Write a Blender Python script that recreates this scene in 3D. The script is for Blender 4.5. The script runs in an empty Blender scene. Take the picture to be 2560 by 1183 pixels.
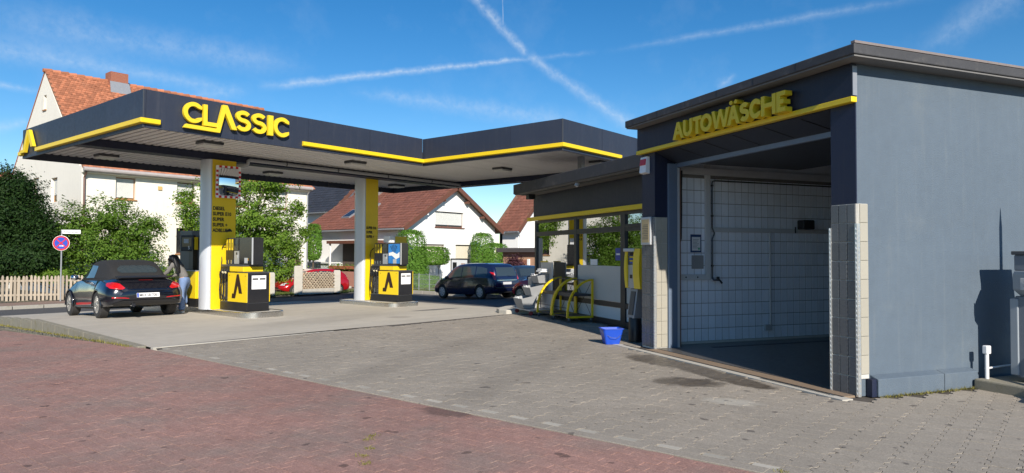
import bpy, bmesh, math, random
import numpy as np
from mathutils import Vector, Matrix
from mathutils.geometry import tessellate_polygon
from mathutils.bvhtree import BVHTree
R = math.radians
random.seed(7); rng = np.random.default_rng(11)
SC = bpy.context.scene; COL = SC.collection
# ------------------------------------------------------------------ camera
CAMH, FPX, PITCH, ROLL, YAW = 1.6, 1719.5, .0265, .0036, .6864
fw = Vector((math.cos(YAW)*math.cos(PITCH), math.sin(YAW)*math.cos(PITCH), math.sin(PITCH)))
_rt = Vector((math.sin(YAW), -math.cos(YAW), 0)); _up = _rt.cross(fw)
c_r = _rt*math.cos(ROLL)+_up*math.sin(ROLL); c_u = -_rt*math.sin(ROLL)+_up*math.cos(ROLL)
cd = bpy.data.cameras.new('camera'); cam = bpy.data.objects.new('camera', cd); COL.objects.link(cam)
mw = Matrix((c_r, c_u, -fw)).transposed().to_4x4(); mw.translation = (0, 0, CAMH); cam.matrix_world = mw
cd.sensor_width = 36; cd.lens = 36*FPX/2560; cd.clip_start = .05; cd.clip_end = 2000
SC.camera = cam
def pray(px, py):                      # viewing direction of a photograph pixel
    return fw + c_r*((px-1280)/FPX) - c_u*((py-591.5)/FPX)
def at(px, py, axis, val):             # that direction met with the plane axis = val
    d = pray(px, py); o = Vector((0, 0, CAMH)); return o + d*((val-o[axis])/d[axis])
def topx(p):
    v = Vector(p)-Vector((0, 0, CAMH)); z = v.dot(fw)
    return 1280+FPX*v.dot(c_r)/z, 591.5-FPX*v.dot(c_u)/z, z
# ------------------------------------------------------------------ sun, sky
SAZ, SEL = R(56), R(29.5)              # direction the light travels (from X towards Y), elevation
sd = Vector((math.cos(SAZ)*math.cos(SEL), math.sin(SAZ)*math.cos(SEL), -math.sin(SEL)))
sl = bpy.data.lights.new('sun', 'SUN'); sl.energy = 4.6; sl.angle = R(.53); sl.color = (1, .93, .83)
so = bpy.data.objects.new('sun', sl); COL.objects.link(so); so.rotation_euler = sd.to_track_quat('-Z', 'Y').to_euler()
so.location = (-10, -20, 30)
world = bpy.data.worlds.new('World'); SC.world = world; world.use_nodes = True
wt = world.node_tree; wt.nodes.clear()
def wn(t, **k):
    n = wt.nodes.new(t)
    for a, b in k.items(): setattr(n, a, b)
    return n
def wmath(op, a, b=None, c=None, clamp=False):
    n = wn('ShaderNodeMath', operation=op, use_clamp=clamp)
    for i, v in enumerate((a, b, c)):
        if v is None: continue
        if isinstance(v, (int, float)): n.inputs[i].default_value = v
        else: wt.links.new(v, n.inputs[i])
    return n.outputs[0]
sky = wn('ShaderNodeTexSky', sky_type='NISHITA'); sky.sun_disc = False
sky.sun_elevation = SEL; sky.sun_rotation = R(270)-SAZ; sky.air_density = 1.0; sky.dust_density = .05; sky.ozone_density = 2.6; sky.altitude = 900
tc = wn('ShaderNodeTexCoord'); DIR = tc.outputs['Generated']
def wdot(v):
    n = wn('ShaderNodeVectorMath', operation='DOT_PRODUCT'); wt.links.new(DIR, n.inputs[0]); n.inputs[1].default_value = v; return n.outputs['Value']
def wnoise(scale, detail=4, rough=.6):
    n = wn('ShaderNodeTexNoise'); n.inputs['Scale'].default_value = scale; n.inputs['Detail'].default_value = detail; n.inputs['Roughness'].default_value = rough
    wt.links.new(DIR, n.inputs['Vector']); return n.outputs['Fac']
N1, N2, N3 = wnoise(9, 5, .65), wnoise(45, 4, .6), wnoise(140, 3, .6)
def trail(p0, p1, w0, w1, strength, fade=.06, wob=.004):
    # a high ice trail between two directions, w0/w1 its angular half widths
    a, b = pray(*p0).normalized(), pray(*p1).normalized()
    n = a.cross(b).normalized(); t = (b-a).normalized(); ta, tb = a.dot(t), b.dot(t)
    s = wmath('DIVIDE', wmath('SUBTRACT', wdot(t), ta), tb-ta)
    wid = wmath('MULTIPLY_ADD', s, w1-w0, w0)
    dist = wmath('ADD', wdot(n), wmath('MULTIPLY', wmath('SUBTRACT', N2, .5), wob*2))
    dist = wmath('ADD', dist, wmath('MULTIPLY', wmath('SUBTRACT', N1, .5), wob))
    core = wmath('SUBTRACT', 1, wmath('DIVIDE', wmath('ABSOLUTE', dist), wmath('MAXIMUM', wid, .0005)), clamp=True)
    core = wmath('POWER', core, 1.7)
    e0 = wmath('DIVIDE', s, fade, clamp=True); e1 = wmath('DIVIDE', wmath('SUBTRACT', 1, s), fade, clamp=True)
    tex = wmath('MULTIPLY_ADD', N3, 1.5, wmath('MULTIPLY_ADD', N2, 1.2, -.55), clamp=True)
    return wmath('MULTIPLY', wmath('MULTIPLY', core, wmath('MULTIPLY', e0, e1)), wmath('MULTIPLY', tex, strength))
TR = [trail((640, 218), (1345, 145), .010, .005, .5, .12), trail((1325, 148), (1500, 128), .006, .006, .15, .3),
      trail((1120, -80), (1318, 140), .013, .009, .45, .05, .006), trail((1315, 135), (1585, 320), .011, .018, .36, .06, .007),
      trail((1500, 132), (2380, -20), .006, .012, .2, .3), trail((-200, 90), (620, 230), .028, .012, .26, .2),
      trail((-100, 40), (800, 175), .05, .02, .2, .25, .012), trail((-60, 205), (110, 228), .007, .007, .3, .2),
      trail((-60, 330), (90, 300), .014, .008, .3, .3), trail((860, 225), (1500, 315), .012, .03, .22, .2, .01),
      trail((2600, -60), (2290, 130), .04, .02, .2, .3, .01), trail((1255, -60), (1258, 66), .0012, .0014, .4, .1, .0006),
      trail((1790, 225), (1840, 180), .012, .01, .28, .4, .006), trail((380, 250), (640, 225), .012, .02, .2, .3, .008)]
acc = TR[0]
for t_ in TR[1:]: acc = wmath('ADD', acc, t_)
veil = wmath('MULTIPLY', wmath('SUBTRACT', N1, .5, clamp=True), .25)
acc = wmath('MINIMUM', wmath('ADD', acc, veil), .85)
mx = wn('ShaderNodeMix', data_type='RGBA'); wt.links.new(acc, mx.inputs[0]); 
hs = wn('ShaderNodeHueSaturation'); hs.inputs['Saturation'].default_value = 1.36; wt.links.new(sky.outputs[0], hs.inputs['Color'])
wt.links.new(hs.outputs[0], mx.inputs[6]); mx.inputs[7].default_value = (6.0, 6.8, 7.6, 1)
bg = wn('ShaderNodeBackground'); bg.inputs['Strength'].default_value = .09; wt.links.new(mx.outputs[2], bg.inputs['Color'])
wo = wn('ShaderNodeOutputWorld'); wt.links.new(bg.outputs[0], wo.inputs[0])
SC.view_settings.view_transform = 'Standard'; SC.view_settings.look = 'None'; SC.view_settings.exposure = .5; SC.view_settings.gamma = 1
SC.view_settings.use_curve_mapping = False
SC.render.engine = 'CYCLES'
# ------------------------------------------------------------------ materials
MATS = {}
def _nodes(name):
    m = bpy.data.materials.new(name); m.use_nodes = True; nt = m.node_tree
    return m, nt, nt.nodes['Principled BSDF']
class NT:
    def __init__(s, nt): s.nt = nt
    def n(s, t, **k):
        x = s.nt.nodes.new(t)
        for a, b in k.items(): setattr(x, a, b)
        return x
    def l(s, a, b): s.nt.links.new(a, b)
    def m(s, op, a, b=None, c=None, clamp=False):
        x = s.n('ShaderNodeMath', operation=op, use_clamp=clamp)
        for i, v in enumerate((a, b, c)):
            if v is None: continue
            if isinstance(v, (int, float)): x.inputs[i].default_value = v
            else: s.l(v, x.inputs[i])
        return x.outputs[0]
    def noise(s, vec, scale, detail=4, rough=.6, dist=0):
        x = s.n('ShaderNodeTexNoise'); x.inputs['Scale'].default_value = scale; x.inputs['Detail'].default_value = detail
        x.inputs['Roughness'].default_value = rough; x.inputs['Distortion'].default_value = dist
        if vec is not None: s.l(vec, x.inputs['Vector'])
        return x.outputs['Fac']
    def mix(s, fac, a, b, blend='MIX'):
        x = s.n('ShaderNodeMix', data_type='RGBA', blend_type=blend)
        for sock, v in ((x.inputs[0], fac), (x.inputs[6], a), (x.inputs[7], b)):
            if isinstance(v, (int, float)): sock.default_value = v
            elif isinstance(v, (tuple, list)): sock.default_value = (*v[:3], 1)
            else: s.l(v, sock)
        return x.outputs[2]
    def ramp(s, fac, lo, hi):
        x = s.n('ShaderNodeMapRange', interpolation_type='SMOOTHSTEP'); s.l(fac, x.inputs[0]); x.inputs[1].default_value = lo; x.inputs[2].default_value = hi
        return x.outputs[0]
def M(name, col, rough=.6, metal=0, var=.12, scale=4, bump=0, bscale=60, coat=0, dirt=0, dirtcol=(.08, .07, .055), island=0, spec=.5, streak=0):
    if name in MATS: return MATS[name]
    m, nt, p = _nodes(name); N = NT(nt)
    tc = N.n('ShaderNodeTexCoord'); V = tc.outputs['Object']
    geo = N.n('ShaderNodeNewGeometry'); oi = N.n('ShaderNodeObjectInfo')
    f = N.noise(V, scale, 5, .62); f2 = N.noise(V, scale*9, 3, .6)
    v = N.m('MULTIPLY_ADD', N.m('SUBTRACT', N.m('MULTIPLY_ADD', f2, .4, N.m('MULTIPLY', f, .6)), .5), var*2.6, c=1.0)
    if island:
        r = N.m('FRACT', N.m('ADD', geo.outputs['Random Per Island'], oi.outputs['Random']))
        v = N.m('MULTIPLY', v, N.m('MULTIPLY_ADD', N.m('SUBTRACT', r, .5), island*2, c=1.0))
    cc = N.n('ShaderNodeCombineColor'); 
    for i in range(3): N.l(v, cc.inputs[i])
    c = N.mix(1.0, col, cc.outputs[0], 'MULTIPLY')
    if dirt:
        dm = N.ramp(N.noise(V, scale*.8, 6, .7), .52, .75); c = N.mix(N.m('MULTIPLY', dm, dirt), c, dirtcol)
    if streak:
        mp = N.n('ShaderNodeMapping'); mp.inputs['Scale'].default_value = (6, 6, .35); N.l(V, mp.inputs[0])
        sm = N.ramp(N.noise(mp.outputs[0], 2.2, 4, .6), .5, .8); c = N.mix(N.m('MULTIPLY', sm, streak), c, dirtcol)
    N.l(c, p.inputs['Base Color']); p.inputs['Metallic'].default_value = metal
    N.l(N.m('MULTIPLY_ADD', N.m('SUBTRACT', f2, .5), .25, c=rough, clamp=True), p.inputs['Roughness'])
    p.inputs['Coat Weight'].default_value = coat; p.inputs['Coat Roughness'].default_value = .05; p.inputs['Specular IOR Level'].default_value = spec
    if bump:
        b = N.n('ShaderNodeBump'); b.inputs['Strength'].default_value = bump; b.inputs['Distance'].default_value = .01
        N.l(N.noise(V, bscale, 4, .65), b.inputs['Height']); N.l(b.outputs[0], p.inputs['Normal'])
    MATS[name] = m; return m
def glassmat(name, tint, refl=.18, rough=.01, see=.6):
    if name in MATS: return MATS[name]
    m, nt, p = _nodes(name); N = NT(nt); out = nt.nodes['Material Output']
    tr = N.n('ShaderNodeBsdfTransparent'); tr.inputs[0].default_value = (tint[0]*see, tint[1]*see, tint[2]*see, 1)
    gl = N.n('ShaderNodeBsdfGlossy'); gl.inputs['Roughness'].default_value = rough; gl.inputs[0].default_value = (.95, .97, 1, 1)
    fr = N.n('ShaderNodeFresnel'); fr.inputs[0].default_value = 1.5
    fac = N.m('ADD', fr.outputs[0], refl, clamp=True)
    ms = N.n('ShaderNodeMixShader'); N.l(fac, ms.inputs[0]); N.l(tr.outputs[0], ms.inputs[1]); N.l(gl.outputs[0], ms.inputs[2]); N.l(ms.outputs[0], out.inputs[0])
    MATS[name] = m; return m
def leafmat(name, col, col2, trans=.35):
    if name in MATS: return MATS[name]
    m, nt, p = _nodes(name); N = NT(nt); out = nt.nodes['Material Output']
    geo = N.n('ShaderNodeNewGeometry'); c = N.mix(geo.outputs['Random Per Island'], col, col2)
    N.l(c, p.inputs['Base Color']); p.inputs['Roughness'].default_value = .6; p.inputs['Specular IOR Level'].default_value = .2
    tl = N.n('ShaderNodeBsdfTranslucent'); c2 = N.mix(1.0, c, (1.5, 1.5, .7), 'MULTIPLY'); N.l(c2, tl.inputs[0])
    ms = N.n('ShaderNodeMixShader'); ms.inputs[0].default_value = trans; N.l(p.outputs[0], ms.inputs[1]); N.l(tl.outputs[0], ms.inputs[2]); N.l(ms.outputs[0], out.inputs[0])
    MATS[name] = m; return m
YEL = M('yellow_paint', (.80, .565, .012), .38, var=.06, scale=2, dirt=.12, dirtcol=(.3, .19, .03))
YELM = M('yellow_matte', (.78, .57, .02), .5, var=.05)
ANTH = M('anthracite_cladding', (.024, .030, .050), .5, var=.12, scale=1.5, dirt=.1, dirtcol=(.09, .09, .1), streak=.18, island=.1)
NAVY = M('navy_paint', (.011, .016, .042), .5, var=.12, bump=.25, bscale=90, streak=.15)
BLACK = M('black_plastic', (.014, .014, .016), .4, var=.2)
DGREY = M('dark_grey_metal', (.06, .062, .068), .4, var=.12)
GREY = M('grey_metal', (.30, .31, .33), .38, metal=.3, var=.1)
LGREY = M('light_grey_metal', (.5, .51, .52), .35, metal=.2, var=.08)
STEEL = M('brushed_steel', (.66, .65, .63), .24, metal=1, var=.06, scale=3, dirt=.12, dirtcol=(.3, .28, .25))
WHITE = M('white_paint', (.78, .78, .77), .45, var=.05, dirt=.08, dirtcol=(.4, .38, .33))
WHITEP = M('white_plastic', (.8, .8, .8), .35, var=.03)
RUB = M('black_rubber', (.018, .018, .018), .75, var=.2)
PAPER = M('paper', (.8, .8, .79), .7, var=.04)
RED = M('red_paint', (.55, .012, .015), .35, var=.05)
BLUE = M('blue_plastic', (.012, .07, .48), .35, var=.08)
INK = M('black_ink', (.012, .012, .012), .6, var=.1)
WINK = M('white_ink', (.75, .75, .75), .6, var=.03)
# ------------------------------------------------------------------ mesh helpers
def lo(o, parent=None): COL.objects.link(o); o.parent = parent; return o
class MB:
    def __init__(s): s.v, s.f = [], []
    def add(s, vs, fs):
        b = len(s.v); s.v += [tuple(p) for p in vs]; s.f += [tuple(b+i for i in f) for f in fs]; return s
    def box(s, x0, x1, y0, y1, z0, z1):
        return s.add([(x0, y0, z0), (x1, y0, z0), (x1, y1, z0), (x0, y1, z0), (x0, y0, z1), (x1, y0, z1), (x1, y1, z1), (x0, y1, z1)],
                     [(3, 2, 1, 0), (4, 5, 6, 7), (0, 1, 5, 4), (1, 2, 6, 5), (2, 3, 7, 6), (3, 0, 4, 7)])
    def prism(s, pts, vec, holes=()):
        # planar outline (with holes) pushed along vec
        vec = Vector(vec); loops = [[Vector(p) for p in pts]]+[[Vector(p) for p in h] for h in holes]
        flat = [p for l in loops for p in l]; tri = tessellate_polygon(loops); n = len(flat)
        vs = flat+[p+vec for p in flat]; fs = []
        for a, b, c in tri:
            nn = (flat[b]-flat[a]).cross(flat[c]-flat[a])
            if nn.dot(vec) > 0: a, c = c, a
            fs += [(a, b, c), (c+n, b+n, a+n)]
        k = 0
        for l in loops:
            m = len(l); nn = Vector((0, 0, 0))
            for i in range(m): nn += l[i].cross(l[(i+1) % m])
            fl = (nn.dot(vec) < 0) != (l is not loops[0])
            for i in range(m):
                q = (k+i, k+(i+1) % m, k+(i+1) % m+n, k+i+n); fs.append(q[::-1] if fl else q)
            k += m
        return s.add(vs, fs)
    def tube(s, path, r, n=8, closed=False):
        P = [Vector(p) for p in path]; m = len(P); rings = []
        rr = r if isinstance(r, (list, tuple)) else [r]*m
        t0 = (P[1]-P[0]).normalized(); up = Vector((0, 0, 1)) if abs(t0.z) < .9 else Vector((1, 0, 0)); nrm = t0.cross(up).normalized()
        for i in range(m):
            t = (P[(i+1) % m]-P[i-1]) if (closed or 0 < i < m-1) else (P[1]-P[0] if i == 0 else P[-1]-P[-2])
            t.normalize(); nrm = (nrm-t*nrm.dot(t)).normalized(); b = t.cross(nrm)
            rings.append([P[i]+(nrm*math.cos(6.28318*k/n)+b*math.sin(6.28318*k/n))*rr[i] for k in range(n)])
        vs = [p for g in rings for p in g]; fs = []
        for i in range(m if closed else m-1):
            for k in range(n):
                a, c = i*n, ((i+1) % m)*n; fs.append((a+k, a+(k+1) % n, c+(k+1) % n, c+k))
        if not closed: fs += [tuple(range(n))[::-1], tuple((m-1)*n+k for k in range(n))]
        return s.add(vs, fs)
    def lathe(s, prof, n=24, c=(0, 0, 0), axis='z'):
        vs, fs = [], []
        for r, z in prof:
            for k in range(n):
                a = 6.283185*k/n; x, y = r*math.cos(a), r*math.sin(a)
                p = (x, y, z) if axis == 'z' else ((z, x, y) if axis == 'x' else (y, z, x)); vs.append(tuple(p[i]+c[i] for i in range(3)))
        for i in range(len(prof)-1):
            for k in range(n): fs.append((i*n+k, i*n+(k+1) % n, (i+1)*n+(k+1) % n, (i+1)*n+k))
        fs += [tuple(range(n))[::-1], tuple((len(prof)-1)*n+k for k in range(n))]
        return s.add(vs, fs)
    def build(s, name, mat, parent=None, smooth=None, bevel=0, seg=2, loc=None, rot=None):
        me = bpy.data.meshes.new(name); me.from_pydata(s.v, [], s.f); me.update()
        me.materials.append(mat); return mkobj(name, me, parent, smooth, bevel, seg, loc, rot)
def mkobj(name, me, parent=None, smooth=None, bevel=0, seg=2, loc=None, rot=None):
    if smooth is not None:
        for p in me.polygons: p.use_smooth = True
        me.set_sharp_from_angle(angle=R(smooth))
    o = bpy.data.objects.new(name, me); lo(o, parent)
    if bevel:
        b = o.modifiers.new('bevel', 'BEVEL'); b.width = bevel; b.segments = seg; b.limit_method = 'ANGLE'; b.angle_limit = R(40); b.harden_normals = False
    if loc is not None: o.location = loc
    if rot is not None: o.rotation_euler = rot
    return o
def BOX(name, mat, parent, x0, x1, y0, y1, z0, z1, bevel=0): return MB().box(x0, x1, y0, y1, z0, z1).build(name, mat, parent, bevel=bevel)
def nmesh(name, v, f, mat):
    # numpy verts and equal-sided faces
    v = np.asarray(v, np.float32); f = np.asarray(f, np.int32); me = bpy.data.meshes.new(name)
    me.vertices.add(len(v)); me.vertices.foreach_set('co', v.ravel()); k = f.shape[1]
    me.loops.add(f.size); me.loops.foreach_set('vertex_index', f.ravel()); me.polygons.add(len(f))
    me.polygons.foreach_set('loop_start', np.arange(0, f.size, k, dtype=np.int32)); me.update(calc_edges=True); me.validate(); me.shade_flat()
    me.materials.append(mat); return me
def tag(o, label=None, cat=None, group=None, kind=None):
    for k, v in (('label', label), ('category', cat), ('group', group), ('kind', kind)):
        if v: o[k] = v
    return o
def thing(name, label, cat, loc=(0, 0, 0), rotz=0, group=None):
    o = bpy.data.objects.new(name, None); COL.objects.link(o); o.location = loc; o.rotation_euler = (0, 0, rotz); o.empty_display_size = .2
    return tag(o, label, cat, group)
def dup(o, parent=None, **k):
    c = o.copy(); COL.objects.link(c); c.parent = parent
    for ch in o.children: dup(ch, c)
    return c
def put(o, loc=None, rotz=None, label=None):
    if loc is not None: o.location = loc
    if rotz is not None: o.rotation_euler = (0, 0, rotz)
    if label: o['label'] = label
    return o
_tc = {}
def text(name, body, size, mat, parent, loc, rot, extrude=.002, bold=0, align='LEFT', squash=1):
    cu = bpy.data.curves.new('t', 'FONT'); cu.body = body; cu.size = size; cu.extrude = extrude; cu.offset = bold; cu.align_x = align; cu.resolution_u = 3
    o = bpy.data.objects.new('t', cu); COL.objects.link(o)
    me = bpy.data.meshes.new_from_object(o.evaluated_get(bpy.context.evaluated_depsgraph_get())); bpy.data.objects.remove(o); bpy.data.curves.remove(cu)
    me.materials.clear(); me.materials.append(mat); x = mkobj(name, me, parent, loc=loc, rot=rot); x.scale = (squash, 1, 1); return x
def sst(a, b, x):
    t = min(1, max(0, (x-a)/(b-a))); return t*t*(3-2*t)
def g(x, y):                           # height of the forecourt and the street
    m = sst(8, 12, y)
    return max(-.48, -.009*m*min(max(x-9, 0), 7)-.042*m*min(max(x-16, 0), 6)-.046*min(max(y-19, 0), 10.5))
def gp(px, py, h=0):                   # where a photograph pixel meets that ground (h above it)
    z = 0
    for _ in range(50):
        p = at(px, py, 2, z+h); z = .5*z+.5*g(p.x, p.y)
    return at(px, py, 2, z+h)
# ------------------------------------------------------------------ frames of the buildings
WANG = math.atan2(-math.cos(1.0625), math.sin(1.0625)); WORG = Vector((8.6, 1.93, 0))
Wn = Vector((math.cos(WANG), math.sin(WANG), 0)); Wd = Vector((-math.sin(WANG), math.cos(WANG), 0))
def wl(x, y, z=0): return WORG+Wn*x+Wd*y+Vector((0, 0, z))      # wash-hall frame: x into the hall, y along its front
def toW(x, y): v = Vector((x, y, 0))-WORG; return v.dot(Wn), v.dot(Wd)
def atW(px, py, axis, val):
    d = pray(px, py); o = Vector((0, 0, CAMH))-WORG
    dl = Vector((d.dot(Wn), d.dot(Wd), d.z)); ol = Vector((o.dot(Wn), o.dot(Wd), o.z)); return ol+dl*((val-ol[axis])/dl[axis])
# ------------------------------------------------------------------ ground
def zr(y): return -.034*min(max(y-12, 0), 12.4)
def posmat(name, build, rough=.8, bump=.4, bscale=70):
    m, nt, p = _nodes(name); N = NT(nt); geo = N.n('ShaderNodeNewGeometry'); oi = N.n('ShaderNodeObjectInfo')
    P = geo.outputs['Position']; rnd = N.m('FRACT', N.m('ADD', geo.outputs['Random Per Island'], oi.outputs['Random']))
    c, r = build(N, P, rnd); N.l(c, p.inputs['Base Color'])
    if isinstance(r, (int, float)): p.inputs['Roughness'].default_value = r
    else: N.l(r, p.inputs['Roughness'])
    b = N.n('ShaderNodeBump'); b.inputs['Strength'].default_value = bump; b.inputs['Distance'].default_value = .006
    N.l(N.noise(P, bscale, 5, .7), b.inputs['Height']); N.l(b.outputs[0], p.inputs['Normal']); p.inputs['Specular IOR Level'].default_value = .35
    MATS[name] = m; return m
def blob(N, P, c, sx, sy, ang, edge, namp, nscale):
    mp = N.n('ShaderNodeMapping', vector_type='TEXTURE'); mp.inputs['Location'].default_value = (c[0], c[1], 0); mp.inputs['Rotation'].default_value = (0, 0, ang); mp.inputs['Scale'].default_value = (sx, sy, 50)
    N.l(P, mp.inputs[0]); ln = N.n('ShaderNodeVectorMath', operation='LENGTH'); N.l(mp.outputs[0], ln.inputs[0])
    d = N.m('ADD', ln.outputs['Value'], N.m('MULTIPLY', N.m('SUBTRACT', N.noise(P, nscale, 5, .65), .5), namp))
    return N.m('SUBTRACT', 1, N.ramp(d, 1-edge, 1+edge))
def _grey(N, P, rnd):
    v = N.m('MULTIPLY_ADD', N.m('SUBTRACT', rnd, .5), .1, c=1.0)
    big = N.noise(P, .7, 5, .6); fine = N.noise(P, 75, 4, .75); mid = N.noise(P, 9, 4, .6)
    v = N.m('MULTIPLY', v, N.m('MULTIPLY_ADD', N.m('SUBTRACT', big, .5), .55, c=1.0))
    v = N.m('MULTIPLY', v, N.m('MULTIPLY_ADD', N.m('SUBTRACT', fine, .5), 1.7, c=1.0)); v = N.m('MULTIPLY', v, N.m('MULTIPLY_ADD', N.m('SUBTRACT', mid, .5), .35, c=1.0))
    v = N.m('MULTIPLY', v, N.m('MULTIPLY_ADD', N.m('SUBTRACT', N.noise(P, 28, 6, .8), .5), 1.1, c=1.0))
    cc = N.n('ShaderNodeCombineColor'); [N.l(v, cc.inputs[i]) for i in range(3)]
    c = N.mix(1.0, N.mix(N.noise(P, 1.6, 4), (.325, .28, .225), (.28, .247, .205)), cc.outputs[0], 'MULTIPLY')
    a = gp(1700, 905); b2 = gp(1660, 903); b3 = gp(1800, 940); b4 = gp(1720, 955)
    wet = N.m('MAXIMUM', blob(N, P, b2, .8, .36, 1.2, .15, .9, 2.6), N.m('MAXIMUM', blob(N, P, b3, 1.0, .24, 1.06, .15, 1.0, 2.4), blob(N, P, b4, .3, .4, .5, .25, 1.2, 4)))
    wet = N.m('MULTIPLY', wet, N.m('MULTIPLY_ADD', N.noise(P, 7, 4, .7), .8, c=.5), clamp=True)
    c = N.mix(N.m('MULTIPLY', wet, .9), c, (.062, .047, .033))
    dry = blob(N, P, gp(1830, 1005), .16, .28, .3, .4, .8, 6); c = N.mix(N.m('MULTIPLY', dry, .5), c, (.5, .47, .4))
    fade = N.ramp(N.noise(P, .23, 3, .5), .35, .65); c = N.mix(N.m('MULTIPLY', fade, .35), c, (.26, .235, .2))
    trk = N.m('MAXIMUM', blob(N, P, gp(1300, 930), 3.4, .3, .35, .6, .8, 1.2), blob(N, P, gp(1050, 890), 3.4, .3, .35, .6, .8, 1.2)); c = N.mix(N.m('MULTIPLY', trk, .22), c, (.12, .105, .09))
    spots = N.ramp(N.noise(P, 5.5, 2, .4), .685, .715); c = N.mix(N.m('MULTIPLY', spots, .65), c, (.07, .06, .055))
    return c, N.m('MULTIPLY_ADD', wet, -.45, c=.85)
def _red(N, P, rnd):
    v = N.m('MULTIPLY_ADD', N.m('SUBTRACT', rnd, .5), .11, c=1.0); big = N.noise(P, .5, 5, .6); fine = N.noise(P, 75, 4, .75); mid = N.noise(P, 7, 4, .6)
    v = N.m('MULTIPLY', v, N.m('MULTIPLY_ADD', N.m('SUBTRACT', big, .5), .6, c=1.0))
    v = N.m('MULTIPLY', v, N.m('MULTIPLY_ADD', N.m('SUBTRACT', fine, .5), 1.7, c=1.0)); v = N.m('MULTIPLY', v, N.m('MULTIPLY_ADD', N.m('SUBTRACT', mid, .5), .4, c=1.0))
    v = N.m('MULTIPLY', v, N.m('MULTIPLY_ADD', N.m('SUBTRACT', N.noise(P, 28, 6, .8), .5), 1.1, c=1.0))
    cc = N.n('ShaderNodeCombineColor'); [N.l(v, cc.inputs[i]) for i in range(3)]
    w = N.ramp(N.noise(P, .9, 5, .65), .4, .7)
    c = N.mix(1.0, N.mix(w, (.30, .172, .142), (.255, .18, .152)), cc.outputs[0], 'MULTIPLY')
    oil = blob(N, P, gp(1115, 1030), .16, .32, .1, .25, 1.2, 5); c = N.mix(N.m('MULTIPLY', oil, .6), c, (.07, .045, .04))
    spots = N.ramp(N.noise(P, 4.5, 2, .4), .695, .725); c = N.mix(N.m('MULTIPLY', spots, .65), c, (.06, .04, .035))
    return c, .88
def _conc(N, P, rnd):
    mp = N.n('ShaderNodeMapping'); mp.inputs['Scale'].default_value = (.35, 1.2, 1); N.l(P, mp.inputs[0])
    big = N.noise(mp.outputs[0], .8, 6, .62); fine = N.noise(P, 120, 3, .7); mid = N.noise(P, 3.5, 5, .6)
    v = N.m('MULTIPLY_ADD', N.m('SUBTRACT', big, .5), .5, c=1.0)
    v = N.m('MULTIPLY', v, N.m('MULTIPLY_ADD', N.m('SUBTRACT', fine, .5), .45, c=1.0)); v = N.m('MULTIPLY', v, N.m('MULTIPLY_ADD', N.m('SUBTRACT', mid, .5), .3, c=1.0))
    cc = N.n('ShaderNodeCombineColor'); [N.l(v, cc.inputs[i]) for i in range(3)]
    c = N.mix(1.0, (.45, .41, .345), cc.outputs[0], 'MULTIPLY')
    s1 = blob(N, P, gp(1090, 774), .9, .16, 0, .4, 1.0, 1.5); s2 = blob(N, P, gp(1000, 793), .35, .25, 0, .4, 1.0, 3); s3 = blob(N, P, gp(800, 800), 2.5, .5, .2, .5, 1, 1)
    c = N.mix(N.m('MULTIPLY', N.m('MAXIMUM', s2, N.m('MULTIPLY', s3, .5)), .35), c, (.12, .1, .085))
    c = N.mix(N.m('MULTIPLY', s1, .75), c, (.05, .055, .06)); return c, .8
def _asph(N, P, rnd):
    v = N.m('MULTIPLY_ADD', N.m('SUBTRACT', N.noise(P, .4, 5), .5), .5, c=1.0); v = N.m('MULTIPLY', v, N.m('MULTIPLY_ADD', N.m('SUBTRACT', N.noise(P, 90, 3, .7), .5), .9, c=1.0))
    cc = N.n('ShaderNodeCombineColor'); [N.l(v, cc.inputs[i]) for i in range(3)]
    return N.mix(1.0, (.085, .083, .082), cc.outputs[0], 'MULTIPLY'), .82
GPM = posmat('grey_pavers', _grey); RPM = posmat('red_pavers', _red); CONC = posmat('forecourt_concrete', _conc, bump=.25); ASPH = posmat('asphalt', _asph)
JOINT = M('joint_sand', (.075, .062, .05), .95, var=.25, scale=6, dirt=.5, dirtcol=(.09, .08, .03))
SOIL = M('yard_ground', (.16, .14, .1), .95, var=.3, scale=1.2, dirt=.6, dirtcol=(.06, .075, .025))
KERB = M('kerb_concrete', (.33, .31, .27), .9, var=.2, scale=5, dirt=.55, dirtcol=(.17, .15, .06), bump=.4)
KERBM = M('mossy_kerb', (.24, .22, .17), .92, var=.25, scale=6, dirt=.8, dirtcol=(.17, .145, .05), bump=.5)
LCONC = M('light_concrete', (.47, .44, .38), .85, var=.12, scale=8, dirt=.25, dirtcol=(.2, .17, .12))
def sheet(name, xs, ys, zf, mat, keep=None, kind='structure'):
    xs, ys = list(xs), list(ys); v = [(x, y, zf(x, y)) for x in xs for y in ys]; n = len(ys)
    f = [(i*n+j, (i+1)*n+j, (i+1)*n+j+1, i*n+j+1) for i in range(len(xs)-1) for j in range(n-1) if keep is None or keep((xs[i]+xs[i+1])/2, (ys[j]+ys[j+1])/2)]
    me = bpy.data.meshes.new(name); me.from_pydata(v, [], f); me.update(); me.materials.append(mat); o = mkobj(name, me); o['kind'] = kind; return o
xs = [-400, -150, -60, -30, -15]+[x*1.0 for x in range(-8, 40)]+[45, 60, 90, 150, 300, 500]
sheet('ground', xs, xs, lambda x, y: (min(g(x, y), zr(y)) if x < 7 else g(x, y))-.09, SOIL)
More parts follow.
